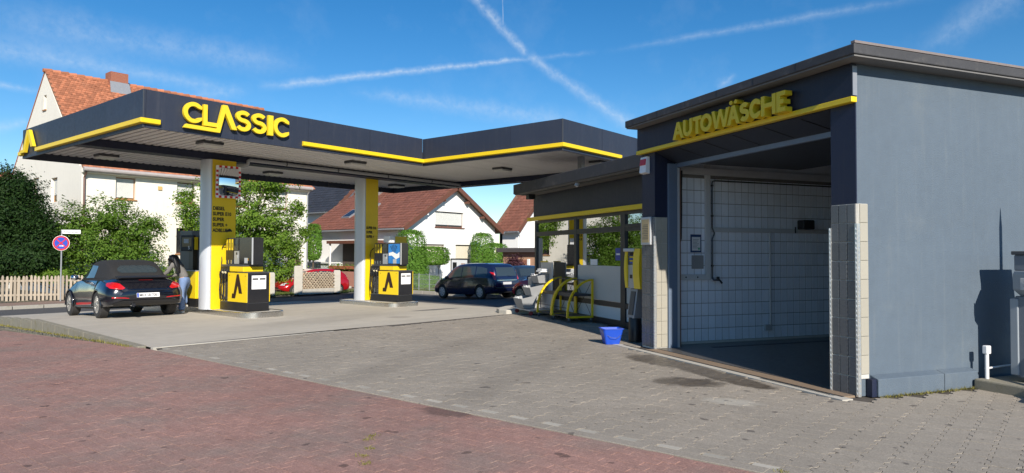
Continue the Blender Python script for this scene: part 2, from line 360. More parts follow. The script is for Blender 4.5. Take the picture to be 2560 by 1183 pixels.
# raised concrete forecourt
def kx(y): return 5.2+.06*max(0, y-12.25)
def chy(x): return 12.25-.028*(x-5.2)
me = bpy.data.meshes.new('forecourt'); vs, fs = [], []; nu, nv = 30, 30
for i in range(nu+1):
    for j in range(nv+1):
        y = 12+12.4*j/nv; x0 = kx(y); x = x0+(16.9-x0)*i/nu; yy = max(y, chy(x)) if j else chy(x); vs.append((x, yy, g(x, yy)))
for i in range(nu):
    for j in range(nv): a = i*(nv+1)+j; fs.append((a, a+nv+1, a+nv+2, a+1))
me.from_pydata(vs, [], fs); me.update(); me.materials.append(CONC); fo = mkobj('forecourt', me); fo['kind'] = 'structure'
# street and the area behind the shop
sheet('road', [-40, -20]+[x*1.0 for x in range(-10, 26)], [24.4+.5*i for i in range(12)]+[30.35], lambda x, y: g(x, y)-.004, ASPH)
sheet('side_road', [16.9+.5*i for i in range(18)]+[25.6], [-30, -10, 0, 4]+[8+.5*i for i in range(33)]+[24.38], lambda x, y: g(x, y)-.006, ASPH)
sheet('road', [25.6+i for i in range(14)]+[60, 90], [10+.5*i for i in range(13)]+[16.6], lambda x, y: g(x, y)-.006, ASPH)
# pavement across the street
PAVE = M('far_paving', (.25, .165, .125), .9, var=.2, scale=2, dirt=.4, dirtcol=(.2, .18, .14))
PZ = lambda x, y: -.36
sheet('pavement', [-40, -20]+list(range(-10, 26)), [30.46, 31, 32.4], PZ, PAVE)
kb = MB().box(-.485, .485, -.065, .065, -.35, 0).build('kerb', KERB, bevel=.012); kb['kind'] = 'structure'; kb.location = (-9.5, 30.4, -.355)
kmesh = kb.data
for i in range(1, 35):
    o = kb.copy(); COL.objects.link(o); o.location = (-9.5+i, 30.4, -.355); 
for i in range(14):
    o = kb.copy(); COL.objects.link(o); o.location = (25.7, 30.2-i-.5, -.36); o.rotation_euler = (0, 0, R(90))
sheet('verge', [25.78, 27, 28.2], [16.8, 18, 20, 22, 24, 26, 30.3], lambda x, y: -.4, M('verge_grass', (.12, .13, .05), .95, var=.35, scale=3, dirt=.6, dirtcol=(.2, .16, .1)))
sheet('yard', [-40, 0, 6, 12, 18, 25.6], [32.42, 33, 34, 38, 50, 70], lambda x, y: -.38-.14*sst(32.5, 34, y), SOIL)
sheet('yard', [28.22, 30, 34, 40, 60], [16.8, 24, 30, 36, 60], lambda x, y: -.39, SOIL)
# kerb of the forecourt, dropping away to the left
for i in range(12):
    y0, y1 = 12.42+i, 13.41+i; z = g(6, y0+.5)+.012
    o = MB().prism([(kx(y0)-.13, y0, z), (kx(y0)+.01, y0, z), (kx(y1)+.01, y1, z), (kx(y1)-.13, y1, z)], (0, 0, -.55)).build('kerb', KERBM, bevel=.015); o['kind'] = 'structure'
# drain channel between concrete and pavers
def strip(name, y0, y1, z0, z1, mat, x0=5.2, x1=14.3):
    o = MB().prism([(x0, chy(x0)+y0, z0), (x1, chy(x1)+y0, z0-.045), (x1, chy(x1)+y1, z0-.045), (x0, chy(x0)+y1, z0)], (0, 0, z1-z0)).build(name, mat); return o
ch = strip('drain_channel', -.14, -.045, -.1, .006, LCONC); tag(ch, 'long narrow drain channel between concrete forecourt and grey pavers', 'drain channel')
o = strip('slot', -.043, -.002, -.1, -.006, BLACK); o.parent = ch
# pavers
def zigzag(ph, n=(0, .36, .5, .86)):
    def w(t):
        t = (t+ph) % 1
        if t < .36: return 1
        if t < .5: return 1-2*(t-.36)/.14
        if t < .86: return -1
        return -1+2*(t-.86)/.14
    ts = [0.0]+sorted([(a-ph) % 1 for a in (.36, .5, .86, 0) if .02 < (a-ph) % 1 < .98])+[1.0]
    return [(t, w(t)) for t in ts]
def block(out, bev=.001, depth=.03):
    out = [Vector((a, b, 0)) for a, b in out]; n = len(out); c = sum(out, Vector())/n
    r2 = [p+(c-p).normalized()*bev*1.4 for p in out]
    v = [(p.x, p.y, -depth) for p in out]+[(p.x, p.y, -bev) for p in out]+[(p.x, p.y, 0) for p in r2]+[(c.x, c.y, 0)]; f = []
    for i in range(n):
        j = (i+1) % n
        for k in (0, n): f += [(k+i, k+j, k+n+j), (k+i, k+n+j, k+n+i)]
        f.append((2*n+i, 2*n+j, 3*n))
    return np.array(v, np.float32), np.array(f, np.int32)
def inview(x, y, z, mx=500, my=250):
    u, v, d = topx((x, y, z)); return d > 1 and -mx < u < 2560+mx and v < 1183+my
def pave(base, tmpl, spots, mat, name):
    # the 300 stones that show largest are objects, all the others one part
    sc = []
    for i, (x, y, z, k, a) in enumerate(spots):
        u, v, d = topx((x, y, z)); ok = d > 1 and 0 <= u <= 2560 and 0 <= v <= 1183; sc.append((0 if ok else 1, d))
    order = sorted(range(len(spots)), key=lambda i: sc[i]); near = set(order[:300]); meshes = []
    for v, f in tmpl:
        m = nmesh(name, v, f, mat); meshes.append(m)
    V, F, b = [], [], 0
    for i, (x, y, z, k, a) in enumerate(spots):
        dz, tx, ty = random.uniform(-.003, .002), random.uniform(-.006, .006), random.uniform(-.006, .006)
        if i in near:
            o = bpy.data.objects.new(name, meshes[k]); COL.objects.link(o); o.parent = base; o.location = (x, y, z+dz); o.rotation_euler = (tx, ty, a)
        else:
            v, f = tmpl[k]; w = v.copy(); 
            if a: w[:, 0], w[:, 1] = v[:, 0]*math.cos(a)-v[:, 1]*math.sin(a), v[:, 0]*math.sin(a)+v[:, 1]*math.cos(a)
            w[:, 2] += v[:, 0]*-ty+v[:, 1]*tx; w += (x, y, z+dz); V.append(w); F.append(f+b); b += len(w)
    o = mkobj('paver_field', nmesh('paver_field', np.concatenate(V), np.concatenate(F), mat), base); o['kind'] = 'stuff'
PW, PLn, AMP, GAP = .165, .2, .016, .0028
tm = []
for ph in (0, .5):
    zz = zigzag(ph); outl = [(PW*(t-.5)*(1-2*GAP/PW), -PLn/2+GAP+w*AMP) for t, w in zz]+[(PW*(t-.5)*(1-2*GAP/PW), PLn/2-GAP+w*AMP) for t, w in reversed(zz)]
    tm.append(block(outl))
spots = []
for j in range(-22, 62):
    for i in range(0, 70):
        x = 5.36+PW*(i+(.5 if j % 2 else 0)); y = PLn*j+.05
        if y > chy(x)-.26: continue
        wx, wy = toW(x, y)
        if wy > 4.62 and wx > 1.22: continue
        if -.1 < wy <= 4.62 and wx > -.36: continue
        if -.2 < wy <= -.1 and wx > -.16: continue
        if wy <= -.2 and wx > 4: continue
        if x > 14.5 and y > 11: continue
        if not inview(x, y, 0): continue
        spots.append((x, y, 0, j % 2, 0))
gb = sheet('grey_pavement', [5.24, 10, 20], [-12, 0, 6, 12.1], lambda x, y: -.012-(.05 if x > 15 else 0), JOINT)
hm = block([(-PW/4+GAP, -PLn/2+GAP), (PW/4-GAP, -PLn/2+GAP), (PW/4-GAP, PLn/2-GAP), (-PW/4+GAP, PLn/2-GAP)])
for j in range(-22, 62):
    if j % 2 and PLn*j < 11.9:
        o = mkobj('half_paver', HALF.copy() if False else (HALFM if 'HALFM' in globals() else globals().setdefault('HALFM', nmesh('half_paver', *hm, M('pale_paver', (.37, .34, .285), .9, var=.25, scale=30, island=.2)))), gb); o.location = (5.36-PW*.25-.001, PLn*j+.05, random.uniform(-.003, .001))
pave(gb, tm, spots, GPM, 'paver')
rb = sheet('red_pavement', [-12, -5, 0, 5.12], [-10, 0, 12, 14, 16, 18, 20, 22, 24.3], lambda x, y: zr(y)-.009, JOINT)
BL, BW = .2, .1; hw, hl = BW/2-.0016, BL/2-.0016
tr_ = [block([(-hw, -hl), (hw, -hl), (hw, hl), (-hw, hl)], .0014)]
spots = []
for i in range(0, 90):
    for j in range(-30, 123):
        x = 5.055-BW*i; y = BL*(j+(.5 if i % 2 else 0))
        if inview(x, y, zr(y), 300, 150) and y < 24.2 and x > -7: spots.append((x, y, zr(y), 0, 0))
# beyond 13 m the stones are smaller than a pixel of the joint: thin them out into the sheet material
pave(rb, tr_, [s for s in spots if topx(s[:3])[2] < 16.5], RPM, 'paver')
fr_ = sheet('red_pavement_far', [-12, -7, 0, 5.1], [12, 14, 16, 18, 20, 22, 24.3], lambda x, y: zr(y)-.012, RPM)
for i in range(17):
    o = BOX('border_stone', GPM, rb, -.07, .07, -.4985, .4985, -.08, .002, bevel=.004); o.location = (5.2, -4.7+i, 0)
# ------------------------------------------------------------------ canopy
def anchor(t, loc):
    loc = Vector(loc); t.location = loc
    for c in t.children: c.location = Vector(c.location)-loc
X0, X1, X2, Y0, Y1, Y2, ZB, ZT, ZC = 5.89, 13.52, 18.85, 9.51, 14.345, 21.8, 4.12, 4.888, 4.32
can = thing('station_canopy', 'large flat anthracite filling station canopy with yellow edge stripe on two columns', 'canopy')
def fascia(a, b, n, out):
    # row of cladding panels from a to b, outer face on that line
    a, b, out = Vector((*a, 0)), Vector((*b, 0)), Vector((*out, 0))
    for i in range(n):
        p, q_ = a+(b-a)*(i/n)+(b-a).normalized()*.003, a+(b-a)*((i+1)/n)-(b-a).normalized()*.003; out_ = out*random.uniform(-.003, .003); p, q_ = p+out_, q_+out_
        MB().prism([(p.x, p.y, ZB), (q_.x, q_.y, ZB), (q_.x-out.x*.05, q_.y-out.y*.05, ZB), (p.x-out.x*.05, p.y-out.y*.05, ZB)], (0, 0, ZT-ZB)).build('fascia_panel', ANTH, can)
fascia((X0, Y2-.051), (X0, Y1), 4, (-1, 0)); fascia((X0+.051, Y1), (X1-.051, Y1), 4, (0, -1)); fascia((X1, Y1+.05), (X1, Y0), 3, (-1, 0))
fascia((X1+.051, Y0), (X2-.051, Y0), 3, (0, -1)); fascia((X2, Y0), (X2, Y2-.051), 7, (1, 0)); fascia((X0, Y2), (X2, Y2), 8, (0, 1))
for s in ((X0, Y1, -1, -1), (X1, Y0, -1, -1)):
    MB().box(s[0]-.008, s[0]+.012, s[1]-.008, s[1]+.012, ZB+.002, ZT-.002).build('corner_trim', DGREY, can)
CEIL = M('ceiling_slat', (.76, .75, .73), .5, var=.14, scale=3, dirt=.35, dirtcol=(.2, .18, .16), streak=.0)
DECK = M('roof_deck', (.1, .1, .1), .8)
o = MB().box(X0+.06, X2-.06, Y1+.06, Y2-.06, ZC+.06, ZC+.2).box(X1+.06, X2-.06, Y0+.06, Y1+.055, ZC+.06, ZC+.2).build('roof_deck', DECK, can)
def slat(y0, y1):
    m = MB(); w = .084
    pr = [(-w, .05), (-w, 0), (-w+.03, -.012), (w-.045, -.012), (w-.02, 0), (w-.02, .05)]
    vs = [(x, y, z) for y in (y0, y1) for x, z in pr]; n = len(pr); fs = [(i, i+1, n+i+1, n+i) for i in range(n-1)]+[tuple(range(n)), tuple(range(n, 2*n))[::-1]]
    m.add(vs, fs); me = bpy.data.meshes.new('ceiling_slat'); me.from_pydata(m.v, [], m.f); me.update(); me.materials.append(CEIL); return me
ms1, ms2 = slat(Y1+.06, Y2-.06), slat(Y0+.06, Y2-.06)
for i in range(64):
    x = X0+.17+.2*i
    if x > X2-.15: break
    o = mkobj('ceiling_slat', ms1 if x < X1+.15 else ms2, can); o.location = (x, 0, ZC)
BOX('beam', NAVY, can, X0+.06, X2-.06, 17.84, 18.3, ZB+.003, ZC-.015, bevel=.01)
BOX('end_beam', NAVY, can, X2-.35, X2-.06, Y0+.06, 17.83, ZB+.01, ZC-.015)
# yellow edge stripe
SZ0, SZ1, SP = 4.205, 4.297, .075
def ystripe(pts):
    m = MB(); pts = [Vector(p) for p in pts]; n = len(pts)
    prof = [(.0, SZ0-.015), (SP, SZ0), (SP, SZ1), (.0, SZ1+.012)]; rings = []
    for i, p in enumerate(pts):
        ds = []
        if i > 0: ds.append((p-pts[i-1]).normalized())
        if i < n-1: ds.append((pts[i+1]-p).normalized())
        ns = [Vector((d.y, -d.x)) for d in ds]; nn = sum(ns, Vector((0, 0))); nn = nn.normalized()/max(.3, nn.normalized().dot(ns[0]))
        rings.append([(p.x+nn.x*o_, p.y+nn.y*o_, z) for o_, z in prof])
    vs = [q_ for r_ in rings for q_ in r_]; fs = [(i*4+k, i*4+4+k, i*4+4+(k+1) % 4, i*4+(k+1) % 4) for i in range(n-1) for k in range(4)]+[(0, 1, 2, 3), tuple((n-1)*4+k for k in (3, 2, 1, 0))]
    return m.add(vs, fs).build('edge_stripe', YEL, can, bevel=.006)
e = .003
ystripe([(X0-e, 20.56), (X0-e, Y1-e), (6.2, Y1-e)]); ystripe([(9.53, Y1-e), (X1-e, Y1-e), (X1-e, Y0-e), (16.2, Y0-e)])
ystripe([(X0-e, Y2+.12), (X0-e, Y2-.14)])
# lettering as raised shapes; outlines in a plane given by f(u, v)
def ell(cx, cz, rx, rz, a0, a1, n): return [(cx+rx*math.cos(R(a0+(a1-a0)*i/n)), cz+rz*math.sin(R(a0+(a1-a0)*i/n))) for i in range(n+1)]
def gl_C(x0, x1, z0, z1, t):
    cx, cz, rx, rz = x0+(x1-x0)*.56, (z0+z1)/2, (x1-x0)*.56, (z1-z0)/2; out = ell(cx, cz, rx, rz, 42, 318, 26); inn = ell(cx, cz, rx-t, rz-t, 322, 38, 22)
    xe = x1; out[0] = (xe, out[0][1]); out[-1] = (xe, out[-1][1]); inn[0] = (xe, inn[0][1]-.0); inn[-1] = (xe, inn[-1][1]); return [(out+inn, [])]
def stroke(path, t):
    n = len(path); L, Rr = [], []
    for i, p in enumerate(path):
        a, b = path[max(0, i-1)], path[min(n-1, i+1)]; dx, dz = b[0]-a[0], b[1]-a[1]; l = math.hypot(dx, dz) or 1
        L.append((p[0]-dz/l*t/2, p[1]+dx/l*t/2)); Rr.append((p[0]+dz/l*t/2, p[1]-dx/l*t/2))
    return L+Rr[::-1]
def gl_S(x0, x1, z0, z1, t):
    cx = (x0+x1)/2; rx = (x1-x0)/2-t/2; r1 = (z1-z0-t)*.5*.47; r2 = (z1-z0-t)*.5*.53
    zt, zb_ = z1-t/2-r1, z0+t/2+r2
    return [(stroke(ell(cx, zt, rx*.94, r1, 28, 262, 16)+ell(cx, zb_, rx, r2, 82, -152, 16), t), [])]
def gl_rects(rs): return [([(a, c), (b, c), (b, d), (a, d)], []) for a, b, c, d in rs]
def gl_L(x0, x1, z0, z1, t): return [([(x0, z0), (x1, z0), (x1, z0+t), (x0+t, z0+t), (x0+t, z1), (x0, z1)], [])]
def gl_I(x0, x1, z0, z1, t): return [([(x0, z0), (x1, z0), (x1, z1), (x0, z1)], [])]
def gl_A(x0, x1, z0, z1, t):
    c = (x0+x1)/2; s = t*1.08; k = (c-x0-t*.35)/(z1-z0); hb = z0+(z1-z0)*.26; ht = hb+t*.78
    xl = lambda z: x0+s+(z-z0)*(c-x0-s*.5)/(z1-z0)*.93; xr = lambda z: x1-s-(z-z0)*(x1-c-s*.5)/(z1-z0)*.93
    zap = z1-t*1.35
    return [([(x0, z0), (x0+s, z0), (xl(hb)-.0, hb), (xr(hb), hb), (x1-s, z0), (x1, z0), (c+t*.5, z1), (c-t*.5, z1)], [[(xl(ht)+.006, ht), (xr(ht)-.006, ht), (c, zap)]])]
def gl_U(x0, x1, z0, z1, t):
    cx, rx = (x0+x1)/2, (x1-x0)/2; zc = z0+rx*1.02; return [([(x0, z1)]+ell(cx, zc, rx, zc-z0, 180, 360, 14)+[(x1, z1), (x1-t, z1)]+ell(cx, zc, rx-t, zc-z0-t, 360, 180, 12)+[(x0+t, z1)], [])]
def gl_T(x0, x1, z0, z1, t): c = (x0+x1)/2; return [([(c-t/2, z0), (c+t/2, z0), (c+t/2, z1-t*.9), (x1, z1-t*.9), (x1, z1), (x0, z1), (x0, z1-t*.9), (c-t/2, z1-t*.9)], [])]
def gl_O(x0, x1, z0, z1, t): c, z = (x0+x1)/2, (z0+z1)/2; return [(ell(c, z, (x1-x0)/2, (z1-z0)/2, 0, 350, 30), [ell(c, z, (x1-x0)/2-t, (z1-z0)/2-t, 0, 350, 26)])]
def gl_W(x0, x1, z0, z1, t):
    w = x1-x0; c = (x0+x1)/2; a, b = x0+w*.28, x1-w*.28; s = t*.95
    return [([(x0, z1), (a-s*.5, z0), (a+s*.45, z0), (c, z1-(z1-z0)*.33), (b-s*.45, z0), (b+s*.5, z0), (x1, z1), (x1-s*1.05, z1), (b, z0+t*1.5), (c+s*.42, z1-.0), (c-s*.42, z1-.0), (a, z0+t*1.5), (x0+s*1.05, z1)], [])]
def gl_H(x0, x1, z0, z1, t): m = (z0+z1)/2; h = t*.46; return [([(x0, z0), (x0+t, z0), (x0+t, m-h), (x1-t, m-h), (x1-t, z0), (x1, z0), (x1, z1), (x1-t, z1), (x1-t, m+h), (x0+t, m+h), (x0+t, z1), (x0, z1)], [])]
def gl_E(x0, x1, z0, z1, t): m = (z0+z1)/2; h = t*.45; return [([(x0, z0), (x1, z0), (x1, z0+t*.9), (x0+t, z0+t*.9), (x0+t, m-h), (x1-.03, m-h), (x1-.03, m+h), (x0+t, m+h), (x0+t, z1-t*.9), (x1, z1-t*.9), (x1, z1), (x0, z1)], [])]
def raise_letter(parts, f, vec, mat, parent, name='letter', bevel=.004):
    m = MB()
    for out, holes in parts: m.prism([f(*p) for p in out], vec, [[f(*p) for p in h] for h in holes])
    return m.build(name, mat, parent, bevel=bevel)
lx = lambda px: at(px, 305, 1, Y1).x
sign = tag(bpy.data.objects.new('lettering', None)); COL.objects.link(sign); sign.parent = can
fC = lambda u, v: (u, Y1-.03, v)
zl, zh = 4.315, 4.775
for fn, a, b, z0, z1, t in ((gl_C, 453, 499, zl+.02, zh, .088), (gl_L, 503, 539, zl-.0, zh-.01, .088), (gl_S, 584, 622, zl, zh, .09), (gl_S, 624, 661, zl, zh, .09), (gl_I, 665, 677.5, zl, zh, .09), (gl_C, 679, 717, zl, zh, .09)):
    raise_letter(fn(lx(a), lx(b), z0, z1, t), fC, (0, -.075, 0), YELM, sign)
ax0, ap, ax1 = lx(533), lx(556), lx(587)
raise_letter([([(6.645, 4.215), (7.43, 4.205), (ap+.01, zh-.12), (ax1-.115, zl), (ax1, zl-.0), (ap+.06, zh+.05), (ap-.045, zh+.05), (7.36, 4.287), (6.7, 4.297)], [])], fC, (0, -.08, 0), YELM, sign)
# the emblem at the far end of the left side
fL = lambda y, z: (X0-.03, y, z)
raise_letter([([(21.62, 4.235), (21.28, 4.235), (21.04, 4.71), (20.80, 4.335), (20.60, 4.335), (20.94, 4.80), (21.12, 4.80), (21.42, 4.315), (21.62, 4.315)], [])], fL, (-.075, 0, 0), YELM, can, 'emblem')
# columns
def column(x0, x1, y0, y1, ztop, zbot, txt, tz):
    r = (y1-y0)/2; n = 10; cy = (y0+y1)/2
    out = [(x0+r*.55-r*.55*math.cos(R(a)), cy+r*math.sin(R(a))) for a in [90-18*i for i in range(11)]]
    out = [(x0+r*.55*(1-math.cos(R(90-18*i))), cy+r*math.sin(R(90-18*i))) for i in range(11)]+[(x1-r*.55*(1-math.cos(R(-90+18*i))), cy+r*math.sin(R(-90+18*i))) for i in range(11)]
    c = MB().prism([(a, b, zbot) for a, b in out], (0, 0, ztop-zbot)).build('column', M('column_white', (.62, .64, .68), .35, metal=.25, var=.04, dirt=.08, dirtcol=(.35, .34, .32)), can, smooth=35)
    BOX('column_panel', YEL, c, x0+.13, x1-.05, y0-.012, y0+.02, zbot+.003, ztop-.004, bevel=.004); BOX('column_panel', YEL, c, x0+.19, x1-.1, y1-.02, y1+.012, zbot+.003, ztop-.004, bevel=.004)
    BOX('edge_trim', LGREY, c, x0+.11, x0+.128, y0-.006, y0+.02, zbot+.003, ztop-.004)
    for i, s in enumerate(txt): text('lettering', s, .128 if x0 < 10 else .118, INK, c, (x0+.155, y0-.0155, tz-.147*i), (R(90), 0, 0), .0015, .0045, squash=.88 if x0 < 10 else .76)
    return c
IZ = .14
c1 = column(8.93, 9.78, 17.74, 18.3, ZB-.002, g(9.2, 18)+IZ-.02, ('DIESEL', 'SUPER E10', 'SUPER', 'SUPER +', 'ADBLUE'), 2.77)
# small car mark behind the last word
mk = [(.0, .0), (.03, .035), (.1, .045), (.135, .075), (.2, .075), (.24, .04), (.265, .03), (.265, .0), (.22, -.012), (.19, .008), (.17, -.01), (.08, -.01), (.06, .008), (.035, -.012)]
MB().prism([(9.43+a*.75, 17.7255, 2.2+b) for a, b in mk], (0, -.002, 0)).build('car_symbol', INK, c1)
zt2 = at(912, 566, 1, 18.3).z
c2 = column(14.5, 15.2, 18.3, 18.85, ZC-.02, g(14.6, 18.4)+IZ-.02, ('SUPER E10', 'SUPER', 'SUPER +'), zt2-.085)
# ceiling lamps, rain pipe, support post
LAMPG = M('lamp_diffuser', (.72, .72, .68), .4, var=.03)
for (x, y) in ((7.5, 20.55), (12.5, 20.45), (12.6, 16.25), (16.35, 13.8), (17.8, 20.4), (8.2, 16.2), (16.9, 10.6)):
    l = MB().box(x-.26, x+.26, y-.2, y+.2, ZC-.075, ZC-.013).build('ceiling_lamp', DGREY, can, bevel=.01)
    MB().prism([(x-.245, y-.185, ZC-.076), (x+.245, y-.185, ZC-.076), (x+.245, y+.185, ZC-.076), (x-.245, y+.185, ZC-.076)], (0, 0, -.05)).build('diffuser', LAMPG, l, bevel=.01)
PIPE = M('grey_pipe', (.34, .35, .36), .45, var=.1)
pz = 4.19
m = MB().tube([(9.77, 17.95, 4.03), (9.95, 17.72, 4.03), (10.02, 17.66, 4.05), (10.04, 17.66, 4.16), (10.1, 17.66, pz), (14, 17.66, pz), (18.5, 17.66, pz)], .05, 10)
pp = m.build('rain_pipe', PIPE, can, smooth=40)
for x in (11.2, 13, 15, 17): MB().tube([(x, 17.66, pz), (x+.04, 17.66, pz)], .058, 10).box(x+.005, x+.035, 17.66, 17.85, pz+.05, pz+.07).build('pipe_clip', DGREY, pp)
p_ = at(1453, 392, 2, 4.3); BOX('support_post', GREY, can, p_.x-.07, p_.x+.07, p_.y-.07, p_.y+.07, 3.66, ZC-.02)
anchor(can, (9.3, 18.02, g(9.3, 18)+.12))
# ------------------------------------------------------------------ traffic mirror on the column
MIRR, _nt, _p = _nodes('mirror_glass'); _N = NT(_nt); _N.l(_N.mix(_N.noise(None, 3), (.8, .82, .84), (.86, .88, .9)), _p.inputs['Base Color']); _p.inputs['Metallic'].default_value = 1; _p.inputs['Roughness'].default_value = .02
mr = thing('traffic_mirror', 'convex traffic mirror with red and white chequered frame on the yellow column', 'traffic mirror', (9.42, 17.56, 3.52), R(-6))
BOX('back_plate', WHITE, mr, -.33, .33, .0, .045, -.43, .43, bevel=.02)
BOX('bracket', DGREY, mr, -.05, .05, .046, .2, -.05, .05)
nx, nz, ww, hh = 9, 12, .33, .43
for k in range(nx):
    for s in (-1, 1):
        BOX('frame_tile', RED if (k % 2) else WHITEP, mr, -ww+2*ww*k/nx+.001, -ww+2*ww*(k+1)/nx-.001, -.012, -.001, s*hh-(.058 if s > 0 else 0), s*hh+(0 if s > 0 else .058))
for k in range(nz):
    z0 = -hh+.058+(2*hh-.116)*k/nz; z1 = z0+(2*hh-.116)/nz
    for s in (-1, 1): BOX('frame_tile', RED if (k % 2 == 0) else WHITEP, mr, s*ww-(.058 if s > 0 else 0), s*ww+(0 if s > 0 else .058), -.012, -.001, z0+.001, z1-.001)
v_, f_ = [], []; n = 16
for i in range(n+1):
    for j in range(n+1):
        a, b = (i/n*2-1), (j/n*2-1); k = 1/max(1, (abs(a)**6+abs(b)**6)**(1/6)); x, z = a*k*.262, b*k*.362
        v_.append((x, -.008-.045*(1-(x/.3)**2*.5-(z/.4)**2*.5), z))
for i in range(n):
    for j in range(n): a = i*(n+1)+j; f_.append((a, a+n+1, a+n+2, a+1))
MB().add(v_, f_).build('mirror', MIRR, mr, smooth=60)
# ------------------------------------------------------------------ pump islands and pumps
def island(x0, x1, y0, y1, label, z):
    t = thing('pump_island', label, 'pump island', ((x0+x1)/2, (y0+y1)/2, z), 0, 'pump islands'); w, h = (x1-x0)/2, (y1-y0)/2; r = .42
    def ring(k):
        pts = []
        for cx, cy, a0 in ((w-r, -h+r, -90), (w-r, h-r, 0), (-w+r, h-r, 90), (-w+r, -h+r, 180)): pts += [(cx+(r-k)*math.cos(R(a0+i*10)), cy+(r-k)*math.sin(R(a0+i*10))) for i in range(10)]
        return pts
    MB().prism([(a, b, -.12) for a, b in ring(.03)], (0, 0, IZ+.105)).build('island_top', LCONC, t)
    A, B, n = ring(0), ring(.035), 40; vs = [(*p, -.1) for p in A]+[(*p, IZ-.012) for p in A]+[((p[0]+q_[0])/2, (p[1]+q_[1])/2, IZ) for p, q_ in zip(A, B)]+[(*p, IZ) for p in B]
    MB().add(vs, [(k*n+i, k*n+(i+1) % n, (k+1)*n+(i+1) % n, (k+1)*n+i) for k in range(3) for i in range(n)]).build('steel_edging', STEEL, t, smooth=45)
    for q_ in (.3, -.25): BOX('joint_plate', M('dull_steel', (.4, .4, .39), .4, metal=.9, var=.1), t, -w-.003, -w+.02, h*q_, h*q_+.012, -.02, IZ-.014)
    return t
i1 = island(9.0, 10.2, 15.8, 22.0, 'steel edged pump island beside the black convertible and the woman', g(9.5, 18)); i2 = island(14.15, 15.45, 16.35, 19.3, 'steel edged pump island under the column lettered with three fuels', g(14.8, 17.8)-.005)
DISP = M('display_glass', (.012, .013, .016), .12, var=.1, spec=.7)
PANL = M('pump_black_panel', (.02, .02, .023), .14, var=.15, spec=.6)
SILV = M('pump_silver', (.42, .43, .44), .35, metal=.4, var=.08)
LOGO = M('logo_brown', (.03, .012, .006), .4)
def emblem(y0, z0, s, sx, x, parent):
    # the stylised letter with a foot; on faces looking to -x (sx=-1) or +x
    pts = [(0, 0), (.12, 0), (.30, .40), (.40, .125), (.50, .125), (.33, .62), (.285, .62), (.135, .11), (.0, .11)]
    pts = [(-.03, -.02), (.165, -.02), (.305, .36), (.375, .13), (.555, .13), (.36, .69), (.25, .69), (.075, .12), (-.01, .12)]
    return MB().prism([(x, y0+sx*a*s*1.0, z0+b*s) for a, b in pts], (sx*.003, 0, 0)).build('emblem', LOGO, parent)
